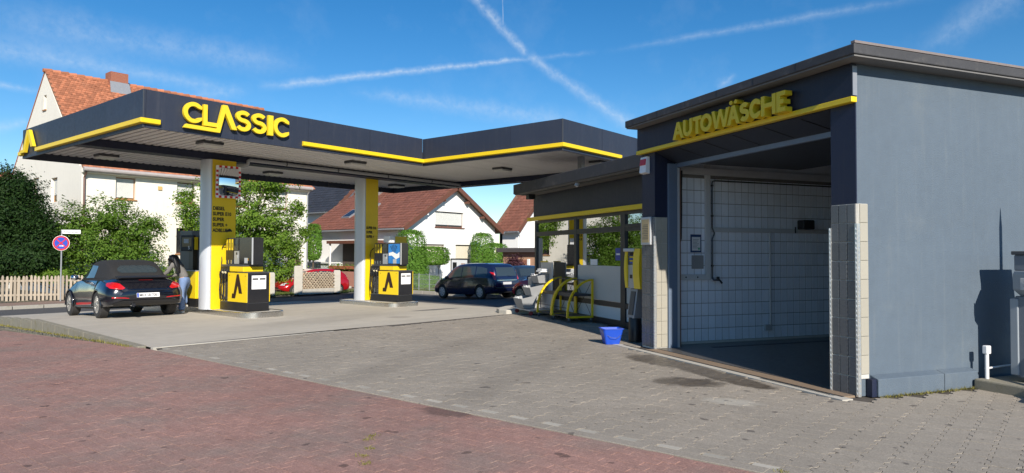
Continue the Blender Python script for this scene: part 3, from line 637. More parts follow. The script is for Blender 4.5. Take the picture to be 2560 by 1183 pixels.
def pump(label, loc, number, poster=False):
    t = thing('fuel_pump', label, 'fuel pump', loc, 0, 'fuel pumps')
    BOX('plinth', BLACK, t, -.31, .31, -.67, .68, 0, .2, bevel=.008); BOX('plinth_rim', DGREY, t, -.3, .3, -.66, .67, .201, .22)
    cb = BOX('lower_cabinet', DGREY, t, -.305, .305, -.685, .26, .221, .975, bevel=.012)
    for s in (-1, 1):
        p = BOX('side_panel', YEL, cb, min(s*.306, s*.322), max(s*.306, s*.322), -.69, .262, .222, .972, bevel=.006)
        emblem(.03 if s < 0 else -.45, .33, .88, s, s*.3225, p)
        for yy in (-.6, .17): MB().lathe([(.012, 0), (.012, .004)], 10, (s*.322 if s > 0 else -.326, yy, .9), 'x').build('screw', INK, p)
    BOX('end_panel', PANL, cb, -.29, .29, -.696, -.687, .235, .96); n_ = BOX('notice', PAPER, cb, -.2, .2, -.7, -.697, .56, .91)
    BOX('notice_print', INK, n_, -.18, -.02, -.7015, -.7, .8, .84); BOX('notice_print', INK, n_, .02, .18, -.7015, -.7, .8, .84)
    for k in range(4): BOX('notice_line', GREY, n_, -.17, .17 if k % 2 else .05, -.7015, -.7, .735-.04*k, .745-.04*k)
    BOX('cabinet_lid', DGREY, cb, -.315, .315, -.7, -.2, .976, 1.0, bevel=.008)
    BOX('upper_step', YEL, t, -.28, .28, -.42, .262, 1.001, 1.135, bevel=.01); BOX('step_rim', DGREY, t, -.285, .285, -.43, .68, 1.137, 1.185, bevel=.006)
    # hose bay
    hb = BOX('hose_bay', LGREY, t, -.235, .235, .265, .675, .221, 1.136)
    for s in (-1, 1):
        for k in range(5): BOX('guide_strip', STEEL if k % 2 else DGREY, hb, min(s*.235, s*.26), max(s*.235, s*.26), .28+.078*k, .335+.078*k, .23, .8)
        BOX('nozzle_holder', BLACK, hb, min(s*.236, s*.31), max(s*.236, s*.31), .268, .672, .8, 1.134, bevel=.01)
        for k in range(3):
            yy = .335+.13*k; xs_ = s*.33
            nz_ = MB().tube([(s*.3, yy-.03, 1.06), (xs_, yy-.015, 1.0), (xs_+s*.03, yy, .93), (xs_+s*.02, yy+.012, .84), (xs_, yy+.015, .78)], [.016, .02, .028, .022, .016], 8).build('nozzle', BLACK, t, smooth=50)
            MB().tube([(xs_+s*.035, yy-.04, .965), (xs_+s*.035, yy+.0, .985)], .022, 8).build('nozzle_cap', M('cream_plastic', (.7, .62, .4), .4) if k != 2 else BLACK, nz_)
            ph = .1*k; pts = [(xs_, yy+.015, .78)]+[(xs_+s*(.02+.02*math.sin(u*3.1)), yy+.015+.06*math.sin(u*3.1)*(1-k*.6), .78-.5*u) for u in (.2, .4, .6, .8, 1)]
            pts += [(s*.3, yy+.03, .26), (s*.28, yy-.06+.05*k, .25), (s*.275, yy-.08+.04*k, .4), (s*.275, yy-.07+.03*k, .8)]
            MB().tube(pts, .013, 6).build('hose', RUB, t, smooth=60)
    MB().tube([(-.18, .69, 1.72), (-.2, .8, 1.64), (-.21, .84, 1.48), (-.21, .8, 1.3), (-.26, .76, .9), (-.3, .74, .5), (-.28, .7, .3)], .014, 6).build('hose', RUB, t, smooth=60)
    # upper cabinet
    up = BOX('display_cabinet', DGREY, t, -.15, .15, -.62, .675, 1.186, 1.885, bevel=.012)
    for s in (-1, 1):
        f = lambda n_, m_, a, b, y0, y1, z0, z1, par=up: BOX(n_, m_, par, min(s*a, s*b), max(s*a, s*b), y0, y1, z0, z1)
        f('black_panel', PANL, .151, .16, -.6, .0, 1.2, 1.87); d = f('display', DISP, .151, .175, .02, .25, 1.55, 1.865); f('keypad_panel', SILV, .151, .16, .02, .255, 1.2, 1.54)
        f('screen', M('screen_dark', (.02, .03, .035), .1), .1755, .178, .05, .22, 1.72, 1.83, d); f('slot', BLACK, .1605, .164, .1, .16, 1.44, 1.5)
        text('number', number if s < 0 else str(int(number)+1), .1, WINK, up, (s*.1615, .1 if s < 0 else .1, 1.36), (R(90), 0, R(-90 if s < 0 else 90)), .001, .001)
        for k in range(3):
            y0 = .275+.133*k
            h = f('hose_tower', BLACK, .151, .17, y0, y0+.125, 1.2, 1.86); f('fuel_tag', YELM, .1705, .174, y0+.02, y0+.1, 1.56, 1.85, h); f('fuel_word', INK, .1745, .1755, y0+.047, y0+.07, 1.62, 1.76, h)
            f('spout', STEEL, .1705, .2, y0+.045, y0+.075, 1.2, 1.3, h)
        if not poster:
            f('info_card', LGREY, .1605, .163, -.42, -.26, 1.22, 1.36); [f('colour_mark', (YELM, RED)[k % 2], .1605, .1635, -.45-.0, -.425, 1.29+.02*k, 1.305+.02*k) for k in range(3)]
        else:
            pst = f('poster', M('poster_blue', (.03, .2, .55), .3, var=.5, scale=3), .1605, .163, -.58, -.03, 1.22, 1.85)
            for k in range(5):
                a = 60+14*k; MB().prism([(s*.164, -.3+.03*math.cos(R(a)), 1.5+.03*math.sin(R(a))), (s*.164, -.3+.33*math.cos(R(a-3)), min(1.84, 1.5+.33*math.sin(R(a-3)))), (s*.164, -.3+.33*math.cos(R(a+3)), min(1.84, 1.5+.33*math.sin(R(a+3))))], (s*.001, 0, 0)).build('poster_ray', BLACK, pst)
            MB().prism([(s*.1655, y_, z_) for y_, z_ in ((-.05, 1.56), (-.25, 1.6), (-.45, 1.52), (-.57, 1.6), (-.57, 1.42), (-.4, 1.36), (-.2, 1.48), (-.05, 1.47))], (s*.001, 0, 0)).build('poster_swirl', PAPER, pst)
            f('info_card', LGREY, .164, .168, -.42, -.26, 1.22, 1.36)
    BOX('side_edge', LGREY, up, -.166, -.13, -.63, -.615, 1.19, 1.88); BOX('end_plate', PANL, up, -.128, .155, -.63, -.621, 1.19, 1.88)
    return t
p1_ = pump('fuel pump with black upper panel in front of the column lettered DIESEL', (9.56, 16.92, g(9.6, 17)+IZ), '1')
p2_ = pump('fuel pump with blue poster on its upper panel', (14.98, 17.38, g(15, 17.4)+IZ-.004), '7', True)
BOX('price_lamp', WHITEP, p2_, -.1, .1, -.02, .3, 1.9, 2.12, bevel=.01)
# older pump behind the column with two angled displays
t = thing('fuel_pump', 'dark fuel pump with two number displays behind the woman', 'fuel pump', (9.52, 19.35, g(9.6, 19.3)+IZ-.01), 0, 'fuel pumps')
BOX('plinth', BLACK, t, -.36, .36, -.6, .6, 0, .24); cb = BOX('lower_cabinet', YEL, t, -.38, .38, -.62, .62, .245, 1.0, bevel=.015); BOX('end_panel', LGREY, cb, -.3, .37, -.632, -.621, .27, .98)
BOX('cabinet_lid', LGREY, t, -.385, .385, -.625, .625, 1.002, 1.03)
MB().prism([(-.3, -.2, 1.031), (-.12, -.42, 1.031), (.16, -.42, 1.031), (.3, -.2, 1.031), (.3, .5, 1.031), (-.3, .5, 1.031)], (0, 0, 1.1)).build('display_pillar', DGREY, t, bevel=.01)
for (x, y, a, n_) in ((-.36, -.12, -62, '5'), (.02, -.46, 0, '3')):
    h = MB().box(-.2, .2, -.06, .12, -.22, .22).build('display_head', BLACK, t, bevel=.015, loc=(x, y, 1.78), rot=(0, 0, R(a))); BOX('screen', DISP, h, -.15, .15, -.066, -.061, -.1, .16)
    BOX('keypad', GREY, h, -.09, .06, -.07, -.067, .0, .12); text('number', n_, .13, WINK, h, (.04, -.0705, -.17), (R(90), 0, 0), .001)
BOX('fuel_tag', YELM, t, -.29, -.2, -.36, -.33, 1.6, 1.95); BOX('notice', PAPER, t, -.02, .13, -.426, -.421, 1.3, 1.5); BOX('hose_bay', BLACK, t, -.33, -.2, -.34, -.1, 1.04, 1.6)
# totem sign behind the second pump
tp = at(977, 590, 1, 18.9)
t = thing('totem_sign', 'short yellow totem with white edges behind the pump with the poster', 'sign', (tp.x+.33, 18.95, g(16, 19)-.005))
ht = tp.z-(g(16, 19)); BOX('totem_body', WHITEP, t, -.36, .36, -.14, .14, 0, ht, bevel=.04); BOX('totem_face', YEL, t, -.2, .33, -.152, -.141, .03, ht-.01); text('lettering', 'SUPER', .1, INK, t, (-.02, -.1535, ht-.62), (R(90), 0, 0), .001, .003)
# ------------------------------------------------------------------ wash hall (local frame: x into the hall, y along its front)
PLAS = M('blue_grey_plaster', (.098, .130, .166), .75, var=.2, scale=.8, bump=.6, bscale=70, dirt=.6, dirtcol=(.16, .185, .2), streak=.3)
ROOFE = M('weathered_bitumen', (.05, .05, .054), .7, var=.35, scale=5, dirt=.5, dirtcol=(.14, .13, .12))
SOFF = M('soffit_grey', (.17, .165, .16), .8, var=.15)
DTILE = M('dark_grey_tile', (.125, .127, .132), .3, var=.12, scale=5, island=.12, dirt=.2, dirtcol=(.15, .14, .12))
BTILE = M('beige_tile', (.37, .345, .285), .35, var=.06, island=.05, dirt=.12, dirtcol=(.35, .3, .2))
WTILE = M('white_tile', (.86, .90, .97), .22, var=.05, scale=3, island=.05, dirt=.25, dirtcol=(.38, .36, .32))
GROUT = M('tile_grout', (.55, .53, .48), .9, var=.15)
GROUTD = M('dark_grout', (.2, .19, .18), .9, var=.2)
INNER = M('inner_plaster', (.78, .79, .8), .8, var=.15, dirt=.3, dirtcol=(.25, .24, .22))
ALU = M('checker_aluminium', (.72, .71, .68), .35, metal=.75, var=.1, dirt=.2, dirtcol=(.35, .32, .28))
FRAMEB = M('door_frame_blue', (.16, .21, .29), .45, metal=.3, var=.12, dirt=.2, dirtcol=(.25, .17, .1))
hall = thing('car_wash_hall', 'blue grey car wash hall with open gateway and yellow lettering', 'building', WORG, WANG)
HX = 8.0
rw = BOX('side_wall', PLAS, hall, 0, HX, .0, .3, 0, 3.815)
BOX('inner_lining', M('lining_tile', (.82, .85, .9), .3), hall, .51, HX-.01, .301, .312, .03, 3.1); BOX('rear_wall', INNER, hall, HX+.002, HX+.2, 0, 4.54, 0, 3.815); lw = BOX('inner_wall', GROUTD, hall, .45, HX, 4.43, 4.54, 0, 3.815)
BOX('right_pillar', NAVY, hall, -.012, .45, .003, .36, 2.205, 3.815); BOX('pillar_core', GROUTD, hall, -.008, .449, .303, .355, 0, 2.2)
BOX('tile_bed', GROUT, hall, -.014, -.001, -.006, .355, 0, 2.2); BOX('tile_bed', GROUT, hall, .001, .14, -.014, -.0015, .2, 2.2)
lp_ = BOX('left_pillar', NAVY, hall, 0, .25, 4.14, 4.54, 2.255, 3.815); BOX('pillar_core', GROUT, hall, .002, .25, 4.145, 4.535, 0, 2.25)
BOX('pillar_rear', NAVY, hall, .252, .449, 4.18, 4.54, 0, 3.815)
def tiles(parent, mat, o, du, dv, nu, nv, w, h, nrm, th=.012, skip=None, gap=.004, name='tile', limit=300):
    o, du, dv, nrm = Vector(o), Vector(du), Vector(dv), Vector(nrm); a, b = w/2-gap/2, h/2-gap/2; e_ = min(.003, th/3)
    pts = [o*0+du*x+dv*y for x, y in ((-a, -b), (a, -b), (a, b), (-a, b))]; pt2 = [du*x+dv*y+nrm*th for x, y in ((-a+e_, -b+e_), (a-e_, -b+e_), (a-e_, b-e_), (-a+e_, b-e_))]; ptm = [p+nrm*(th-e_) for p in pts]
    vs = [tuple(p) for p in pts+ptm+pt2]; fs = [(i, (i+1) % 4, 4+(i+1) % 4, 4+i) for i in range(4)]+[(4+i, 4+(i+1) % 4, 8+(i+1) % 4, 8+i) for i in range(4)]+[(8, 9, 10, 11)]
    if du.cross(dv).dot(nrm) < 0: fs = [f[::-1] for f in fs]
    me = bpy.data.meshes.new(name); me.from_pydata(vs, [], fs); me.update(); me.materials.append(mat); k = 0; rest = MB()
    for j in range(nv):
        for i in range(nu):
            if skip and skip(i, j): continue
            c = o+du*(w*(i+.5))+dv*(h*(j+.5)); k += 1
            if k <= limit:
                x = bpy.data.objects.new(name, me); lo(x, parent); x.location = c+nrm*random.uniform(-.0008, .0008)
            else: rest.add([Vector(p)+c for p in vs], fs)
    if rest.v: rest.build('tile_field', mat, parent)['kind'] = 'stuff'
tl1 = BOX('tile_cladding', GROUT, hall, -.02, -.0145, .0, .354, .0, 2.2)
tiles(tl1, DTILE, (-.0205, .355, 0), (0, -1, 0), (0, 0, 1), 3, 10, .1195, .22, (-1, 0, 0), gap=.01)
tiles(hall, BTILE, (.012, -.0145, .25), (1, 0, 0), (0, 0, 1), 1, 9, .125, .2165, (0, -1, 0))
tiles(lp_, DTILE, (-.001, 4.535, .03), (0, -1, 0), (0, 0, 1), 3, 10, .1315, .222, (-1, 0, 0), gap=.008)
tiles(lp_, BTILE, (.005, 4.144, .03), (1, 0, 0), (0, 0, 1), 2, 10, .122, .222, (0, -1, 0))
def edge_strip(x, y, z1):
    m = MB().box(x-.006, x+.002, y-.0, y+.03, .0, z1).box(x+.002, x+.035, y-.006, y-.0, .0, z1); n = int(z1/.055)
    for k in range(n): m.add([(x-.007, y+.004, .02+k*.055), (x-.007, y+.026, .02+k*.055+.028), (x-.007, y+.014, .02+k*.055+.04), (x-.012, y+.014, .02+k*.055+.022)], [(0, 1, 3), (1, 2, 3), (2, 0, 3)]).add([(x+.006, y-.007, .02+k*.055), (x+.03, y-.007, .02+k*.055+.028), (x+.016, y-.007, .02+k*.055+.04), (x+.016, y-.013, .02+k*.055+.022)], [(0, 3, 1), (1, 3, 2), (2, 3, 0)])
    return m.build('edge_guard', ALU, hall)
edge_strip(-.034, -.028, 1.97); edge_strip(-.034, .345, 1.93); edge_strip(-.014, 4.122, 1.93)
# front cladding, stripe, lettering, roof
BOX('front_cladding', M('navy_cladding', (.009, .012, .028), .5, var=.12, streak=.15), hall, -.08, -.013, -.02, 4.57, 3.43, 3.812, bevel=.004)
BOX('cladding_edge', GREY, hall, -.078, -.014, -.028, -.021, 3.44, 3.78)
BOX('front_stripe', YEL, hall, -.1, -.013, -.024, 4.575, 3.365, 3.428, bevel=.005)
sg = bpy.data.objects.new('lettering', None); lo(sg, hall)
fW = lambda u, z: (-.1, -u, z); pe = [1677, 1704, 1703, 1725.5, 1727, 1748, 1746, 1774.5, 1774, 1818, 1813, 1844, 1844, 1868, 1868.5, 1896, 1897.5, 1934, 1936, 1958]
ys = [-atW(p, 320, 0, -.25).y for p in pe]; LZ0, LZ1 = 3.425, 3.69
for k, fn in enumerate((gl_A, gl_U, gl_T, gl_O, gl_W, gl_A, gl_S, gl_C, gl_H, gl_E)):
    raise_letter(fn(ys[2*k], ys[2*k+1], LZ0, LZ1, .066), fW, (-.12, 0, 0), YELM, sg)
c_ = (ys[10]+ys[11])/2
for d_ in (-.05, .05): raise_letter([(ell(c_+d_, LZ1+.045, .033, .03, 0, 340, 14), [])], fW, (-.12, 0, 0), YELM, sg, 'umlaut_dot')
rf = BOX('roof', ROOFE, hall, -.3, HX+.3, -.25, 4.62, 3.838, 3.955, bevel=.012)
BOX('roof_lip', M('roof_lip', (.2, .17, .16), .7, var=.3), rf, -.296, HX+.29, -.254, -.2, 3.957, 3.985); BOX('soffit', SOFF, rf, -.28, HX+.28, -.23, 4.6, 3.817, 3.836)
for k in range(6): BOX('roof_seam', BLACK, rf, -.303+.0, -.299, .6+.75*k, .605+.75*k, 3.85, 3.95)
# gateway: tilted door leaf, rail, frame
leaf = MB().prism([(.02, .362, 3.362), (.43, .362, 3.19), (.43, .362, 3.215), (.02, .362, 3.39)], (0, 3.775, 0)).build('door_apron', M('door_dark', (.03, .035, .05), .45, var=.15), hall)
for k in range(5): MB().prism([(.05, .9+.65*k, 3.347), (.4, .72+.65*k, 3.2), (.4, .735+.65*k, 3.2), (.05, .915+.65*k, 3.347)], (0, 0, -.006)).build('apron_rib', BLACK, leaf)
BOX('door_rail', FRAMEB, hall, .432, .5, .362, 4.13, 3.12, 3.2, bevel=.006); BOX('door_leaf', M('door_leaf', (.04, .042, .05), .5), hall, .502, 3.1, .4, 4.1, 3.2, 3.24)
BOX('door_frame', FRAMEB, hall, .252, .43, 4.1, 4.178, 0, 3.18, bevel=.006); BOX('guide_rail', LGREY, hall, .432, .47, 4.09, 4.17, 0, 3.11); BOX('guide_rail', M('rusty_steel', (.16, .08, .05), .7, var=.3), hall, .472, .5, 4.1, 4.16, 0, 3.11)
BOX('door_frame', FRAMEB, hall, .452, .5, .34, .4, 0, 3.11)
BOX('ceiling', M('hall_ceiling', (.1, .1, .1), .8), hall, .3, HX, .3, 4.43, 3.7, 3.8)
wf = M('wet_floor', (.09, .085, .08), .35, var=.35, scale=1.5, dirt=.6, dirtcol=(.04, .04, .04))
BOX('hall_floor', wf, hall, 0.02, HX, .3, 4.43, -.1, .02); BOX('threshold', M('rusty_threshold', (.235, .17, .115), .8, var=.2, scale=3, dirt=.3, dirtcol=(.12, .06, .03)), hall, -.2, .019, .02, 4.14, -.1, .012)
ug = BOX('drain_kerb', LCONC, hall, -.36, -.202, -.1, 5.0, -.1, .008)
for k in range(60): BOX('grate_bar', STEEL, ug, -.29, -.245, .1+.03*k, .112+.03*k, .009, .014) if k < 40 else None
BOX('grate_slot', BLACK, ug, -.235, -.205, .02, 4.8, .0085, .011)
BOX('floor_channel', BLACK, hall, 1.0, 7.5, 3.85, 3.95, .021, .026)
# white tiled inner wall
tiles(lw, WTILE, (.56, 4.429, .06), (1, 0, 0), (0, 0, 1), 26, 13, .152, .226, (0, -1, 0), th=.004, gap=.009)
BOX('base_strip', GROUT, hall, .5, 5, 4.405, 4.428, .021, .06)
TRIM = M('white_trim', (.6, .6, .6), .5, var=.08, dirt=.2, dirtcol=(.4, .36, .3))
BOX('wall_rail', TRIM, lw, 1.34, 5, 4.385, 4.416, 2.03, 2.11, bevel=.005); BOX('wall_post', TRIM, lw, 1.23, 1.335, 4.37, 4.416, 1.16, 3.25, bevel=.005); BOX('wall_rail', TRIM, lw, .56, 1.228, 4.375, 4.416, 1.16, 1.26, bevel=.005)
BOX('wall_beam', TRIM, lw, .6, 5, 4.34, 4.416, 3.05, 3.17); BOX('upper_plaster', INNER, lw, .5, 6, 4.41, 4.428, 3.18, 3.69)
for x in (.8, 1.05): MB().lathe([(.015, 0), (.015, .006)], 8, (x, 4.368, 1.21), 'y').build('hole', BLACK, lw)
lt = MB().tube([(1.6, 4.33, 3.3), (3.6, 4.33, 3.3)], .028, 8).build('light_tube', WHITEP, lw, smooth=50); BOX('tube_base', LGREY, lt, 1.55, 3.65, 4.36, 4.409, 3.29, 3.36)
dp = M('dark_pipe', (.07, .07, .075), .4, metal=.5)
MB().tube([(5, 4.36, 2.955), (1.42, 4.36, 2.955), (1.37, 4.36, 2.94), (1.36, 4.36, 2.9), (1.36, 4.36, 2.1), (1.4, 4.35, 2.0), (1.36, 4.36, 1.9), (1.36, 4.36, 1.2)], .014, 6).build('water_pipe', dp, hall, smooth=60)
for z in (2.3, 1.4, 2.85): MB().tube([(1.36, 4.36, z), (1.36, 4.36, z+.03)], .025, 8).build('pipe_coupling', dp, hall)
MB().tube([(1.36, 4.36, 1.2), (1.37, 4.33, 1.16), (1.45, 4.28, 1.16), (1.5, 4.27, 1.1)], .02, 6).box(1.41, 1.43, 4.25, 4.31, 1.17, 1.22).build('water_tap', dp, hall, smooth=60)
MB().tube([(2.7, 4.385, 2.03), (2.7, 4.385, .26)], .016, 8).build('conduit', LGREY, hall, smooth=60); BOX('socket', LGREY, hall, 2.56, 2.72, 4.36, 4.416, .2, .31, bevel=.01)
BOX('wall_camera', BLACK, hall, 3.35, 3.62, 4.2, 4.38, 2.1, 2.28, bevel=.02); MB().tube([(3.3, 4.37, 2.15), (3.3, 4.37, 2.03)], .012, 6).build('camera_cable', BLACK, hall)
MB().tube([(.66, 4.3, 3.1), (.67, 4.33, 2.8), (.7, 4.37, 2.4), (.69, 4.37, 1.9), (.62, 4.36, 1.7), (.53, 4.3, 1.64)], .018, 6).build('black_cable', RUB, hall, smooth=60)
nb = BOX('notice', M('notice_blue', (.03, .06, .16), .4), hall, .925, 1.155, 4.405, 4.414, 1.655, 1.975)
BOX('notice_paper', PAPER, nb, .95, 1.13, 4.402, 4.4045, 1.685, 1.93); [BOX('notice_line', GREY, nb, .97, 1.1-.02*(k % 3), 4.4005, 4.4018, 1.88-.025*k, 1.888-.025*k) for k in range(7)]
MB().lathe([(.022, 0), (.022, .001)], 12, (1.1, 4.4008, 1.72), 'y').build('notice_stamp', M('stamp_green', (.1, .45, .25), .5), nb)
BOX('old_fitting', M('dark_patch', (.3, .3, .3), .6), hall, .95, 1.2, 4.402, 4.4155, 1.36, 1.6)
# plinth and yard kerb on the sunny side
for a, b in ((.175, 1.245), (1.255, 1.83)): MB().prism([(a, -.001, 0), (a, -.11, 0), (a, -.11, .2), (a, -.001, .235)], (b-a, 0, 0)).build('plinth', PLAS, hall, bevel=.006)
BOX('pillar_foot', NAVY, hall, .1, .17, -.09, -.015, 0, .2)
yk = MB().box(1.72, 4.5, -2.2, -.13, -.08, .12).build('yard_kerb', KERBM, None, bevel=.02); yk.location = WORG; yk.rotation_euler = (0, 0, WANG); tag(yk, 'low mossy concrete slab beside the grey wall under the vacuum', 'concrete slab')
# standpipe
t = thing('standpipe', 'white plastic standpipe stub with tap box by the grey wall', 'standpipe', wl(1.86, -.2, .12), WANG)
MB().tube([(0, 0, 0), (.0, .0, .33)], .022, 8).build('pipe', WHITEP, t, smooth=50); BOX('tap_box', WHITEP, t, -.04, .04, -.03, .03, .3, .4, bevel=.01); MB().tube([(0, .02, .12), (.4, .04, .13), (.8, .04, .14)], .012, 6).build('side_pipe', WHITEP, t)
# vacuum cleaner column
VACB = M('vacuum_grey', (.15, .17, .2), .5, var=.08); VACL = M('vacuum_light', (.3, .33, .36), .45, var=.06)
t = thing('vacuum_station', 'grey self service vacuum cleaner column with emblem plate', 'vacuum cleaner', wl(2.3, -.72, .12), WANG)
MB().prism([(-.3, -.28, .05), (.3, -.28, .05), (.34, -.2, .05), (.34, .22, .05), (.3, .3, .05), (-.26, .3, .05), (-.32, .22, .05)], (0, 0, .96)).build('body', VACB, t, bevel=.02); BOX('corner_strip', VACL, t, -.335, -.27, .22, .312, .08, .98, bevel=.01)
MB().lathe([(.3, 0), (.36, .06), (.42, .12), (.42, .3), (.4, .34)], 8, (0, 0, .97)).build('collar', VACL, t, bevel=.01); hd = BOX('coin_head', VACB, t, -.27, .3, -.27, .3, 1.31, 1.5, bevel=.015); BOX('head_lid', DGREY, hd, -.29, .32, -.29, .32, 1.5, 1.545, bevel=.01)
em = BOX('emblem_plate', LGREY, t, -.415, -.4, .0, .14, 1.09, 1.23, bevel=.004)
for k in range(3): MB().prism([(-.417, .1, 1.19-.025*k), (-.417, .07, 1.155-.025*k), (-.417, .04, 1.19-.025*k), (-.417, .07, 1.17-.025*k)], (-.003, 0, 0)).build('chevron', BLACK, em)
text('number', 'J', .12, WINK, hd, (-.272, .1, 1.34), (R(90), 0, R(-90)), .002)
MB().tube([(.1, .1, 1.545), (.1, .1, 2.2), (.1, .1, 2.45)], [.03, .028, .004], 8).build('mast', DGREY, t)
MB().tube([(-.3, -.2, .5), (-.45, -.35, .3), (-.55, -.3, .1), (-.5, -.1, .05), (-.7, -.4, .05), (-.9, -.5, .06)], .04, 10).build('suction_hose', VACL, t, smooth=60)
# alarm, notice frame on the pillar
t = thing('alarm_siren', 'red and white alarm siren box on the navy pillar', 'alarm siren', wl(-.001, 4.39, 3.01), WANG)
MB().prism([(0, -.1, 0), (-.09, -.1, .02), (-.06, -.1, .3), (0, -.1, .3)], (0, .2, 0)).build('siren_case', WHITEP, t, bevel=.008); MB().prism([(-.078, -.085, .15), (-.092, -.085, .155), (-.075, -.085, .26), (-.06, -.085, .26)], (0, .17, 0)).build('red_lens', RED, t, bevel=.005)
t = thing('notice_frame', 'small silver framed notice on the tiled pillar', 'notice', wl(-.0135, 4.36, 1.78), WANG)
BOX('frame', LGREY, t, -.035, 0, -.15, .15, 0, .48, bevel=.008); nb = BOX('paper', M('yellowed_paper', (.5, .38, .2), .6, var=.15, scale=6), t, -.039, -.0355, -.115, .115, .04, .44)
[BOX('print_line', DGREY, nb, -.0405, -.0393, -.09, .09-.02*(k % 3), .1+.03*k, .108+.03*k) for k in range(9)]
# ------------------------------------------------------------------ shop
FR = M('window_frame', (.025, .026, .03), .4, var=.1)
GLS = glassmat('shop_glass', (.75, .8, .78), .42, 0, .3)
shop = thing('shop_building', 'low glazed station shop with dark fascia and yellow stripe', 'building', WORG, WANG)
SX, SY0, SY1 = 1.35, 4.56, 12.4
BOX('fascia', ANTH, shop, SX-.04, SX+.1, SY0, SY1, 2.685, 3.3); BOX('front_stripe', YEL, shop, SX-.12, SX-.041, SY0, SY1+.3, 2.575, 2.682, bevel=.006)
BOX('back_wall', INNER, shop, 6.5, 6.7, SY0, SY1, 0, 3.3); BOX('end_wall', FR, shop, SX+.101, 6.5, SY1-.12, SY1, 0, 3.3); BOX('party_wall', INNER, shop, SX+.101, 6.5, SY0, SY0+.1, 0, 3.3)
BOX('shop_floor', M('shop_floor', (.3, .27, .23), .4), shop, SX+.1, 6.5, SY0+.1, SY1-.12, -.05, .06); BOX('shop_ceiling', WHITE, shop, SX+.1, 6.5, SY0+.1, SY1-.12, 2.75, 2.9)
r_ = BOX('roof', ROOFE, shop, .68, 7, SY0, SY1+.02, 3.325, 3.6, bevel=.015); BOX('soffit', SOFF, r_, .72, 6.9, SY0, SY1, 3.305, 3.323); BOX('gutter', DGREY, r_, .85, .9, SY0+.3, SY1-.2, 3.28, 3.303)
BOX('spot_lamp', BLACK, r_, .95, 1.15, 11.9, 12.12, 3.17, 3.3, bevel=.01); MB().tube([(.8, 8.6, 3.3), (.76, 8.6, 3.22)], .05, 10).build('roof_bracket', LGREY, r_)
muls = [(SY1-.17, SY1-.06), (9.69, 9.83), (7.33, 7.53), (4.66, 4.8)]
fz = [(.0, .13), (.42, .53), (2.13, 2.25), (2.5, 2.574)]
for a, b in muls: BOX('mullion', FR, shop, SX-.03, SX+.07, a, b, .0, 2.574, bevel=.004)
bays = [(9.83, SY1-.17), (7.53, 9.69), (4.8, 7.33)]
for k, (a, b) in enumerate(bays):
    for z0, z1 in fz: BOX('transom', FR, shop, SX-.025, SX+.065, a, b, z0, z1, bevel=.004)
    for z0, z1 in ((.13, .42), (.53, 2.13), (2.25, 2.5)):
        BOX('pane', GLS, shop, SX+.012, SX+.018, a, b, z0, z1)
    if k == 2:
        for (y0, y1) in ((5.9, 6.0),): BOX('mullion', FR, shop, SX-.02, SX+.06, y0, y1, .13, 2.5)
        BOX('vent_frame', FR, shop, SX-.05, SX-.026, 6.0, 7.3, 2.22, 2.28)
FROST = M('frosted_film', (.5, .5, .47), .5, var=.08, scale=2); FROSTW = M('white_film', (.62, .66, .68), .45, var=.05)
BOX('frosted_film', FROST, shop, SX+.0, SX+.009, 7.55, 9.67, .54, 1.35); BOX('frosted_film', FROST, shop, SX+.0, SX+.009, 6.02, 7.31, .54, 1.35); BOX('lower_film', FROSTW, shop, SX+.0, SX+.009, 7.55, 9.67, .14, .41); BOX('lower_film', FROSTW, shop, SX+.0, SX+.009, 9.85, SY1-.19, .14, .41); BOX('lower_film', FROSTW, shop, SX, SX+.009, 4.82, 7.31, .14, .41)
ws = BOX('window_sign', M('sign_blue', (.02, .05, .3), .4), shop, SX+.002, SX+.009, 7.56, 7.8, 1.48, 1.76); BOX('sign_print', WINK, ws, SX-.001, SX+.0015, 7.6, 7.76, 1.6, 1.64); BOX('window_paper', PAPER, shop, SX+.002, SX+.009, 8.66, 9.0, 1.36, 1.5)
BOX('window_poster', M('poster_pale', (.62, .72, .66), .5), shop, SX+.03, SX+.035, 10.0, 11.6, 2.26, 2.49)
BOX('display_shelf', WHITE, shop, 2.6, 3.0, 8.2, 9.4, .06, 1.5); BOX('counter', M('counter_wood', (.3, .2, .1), .5), shop, 3.6, 4.2, 6, 10.5, .06, 1.1); BOX('yellow_column', YEL, shop, 2.0, 2.3, 11.2, 11.5, .06, 2.74); BOX('yellow_display', YEL, shop, 1.9, 2.3, 10.6, 11.0, .06, 1.95, bevel=.01); BOX('blind', M('blind_cream', (.55, .52, .44), .8), shop, 6.35, 6.45, 7.5, 9.5, .9, 2.2)
# raised kerb at the shop corner
kp = gp(1272, 786); kq = gp(1300, 772)
pts = [(kp.x-.05, kp.y+.05), (kp.x+.05, kp.y+.4), (kp.x+.35, kp.y+.75), (kp.x+1, kp.y+1.0), (17.2, kp.y+1.0), (17.2, kp.y-1.2), (kp.x+1.0, kp.y-1.2), (kp.x+.4, kp.y-.5)]
o = MB().prism([(a, b, -.2) for a, b in pts], (0, 0, .27)).build('shop_kerb', LCONC, None, bevel=.03, seg=3); o['kind'] = 'structure'
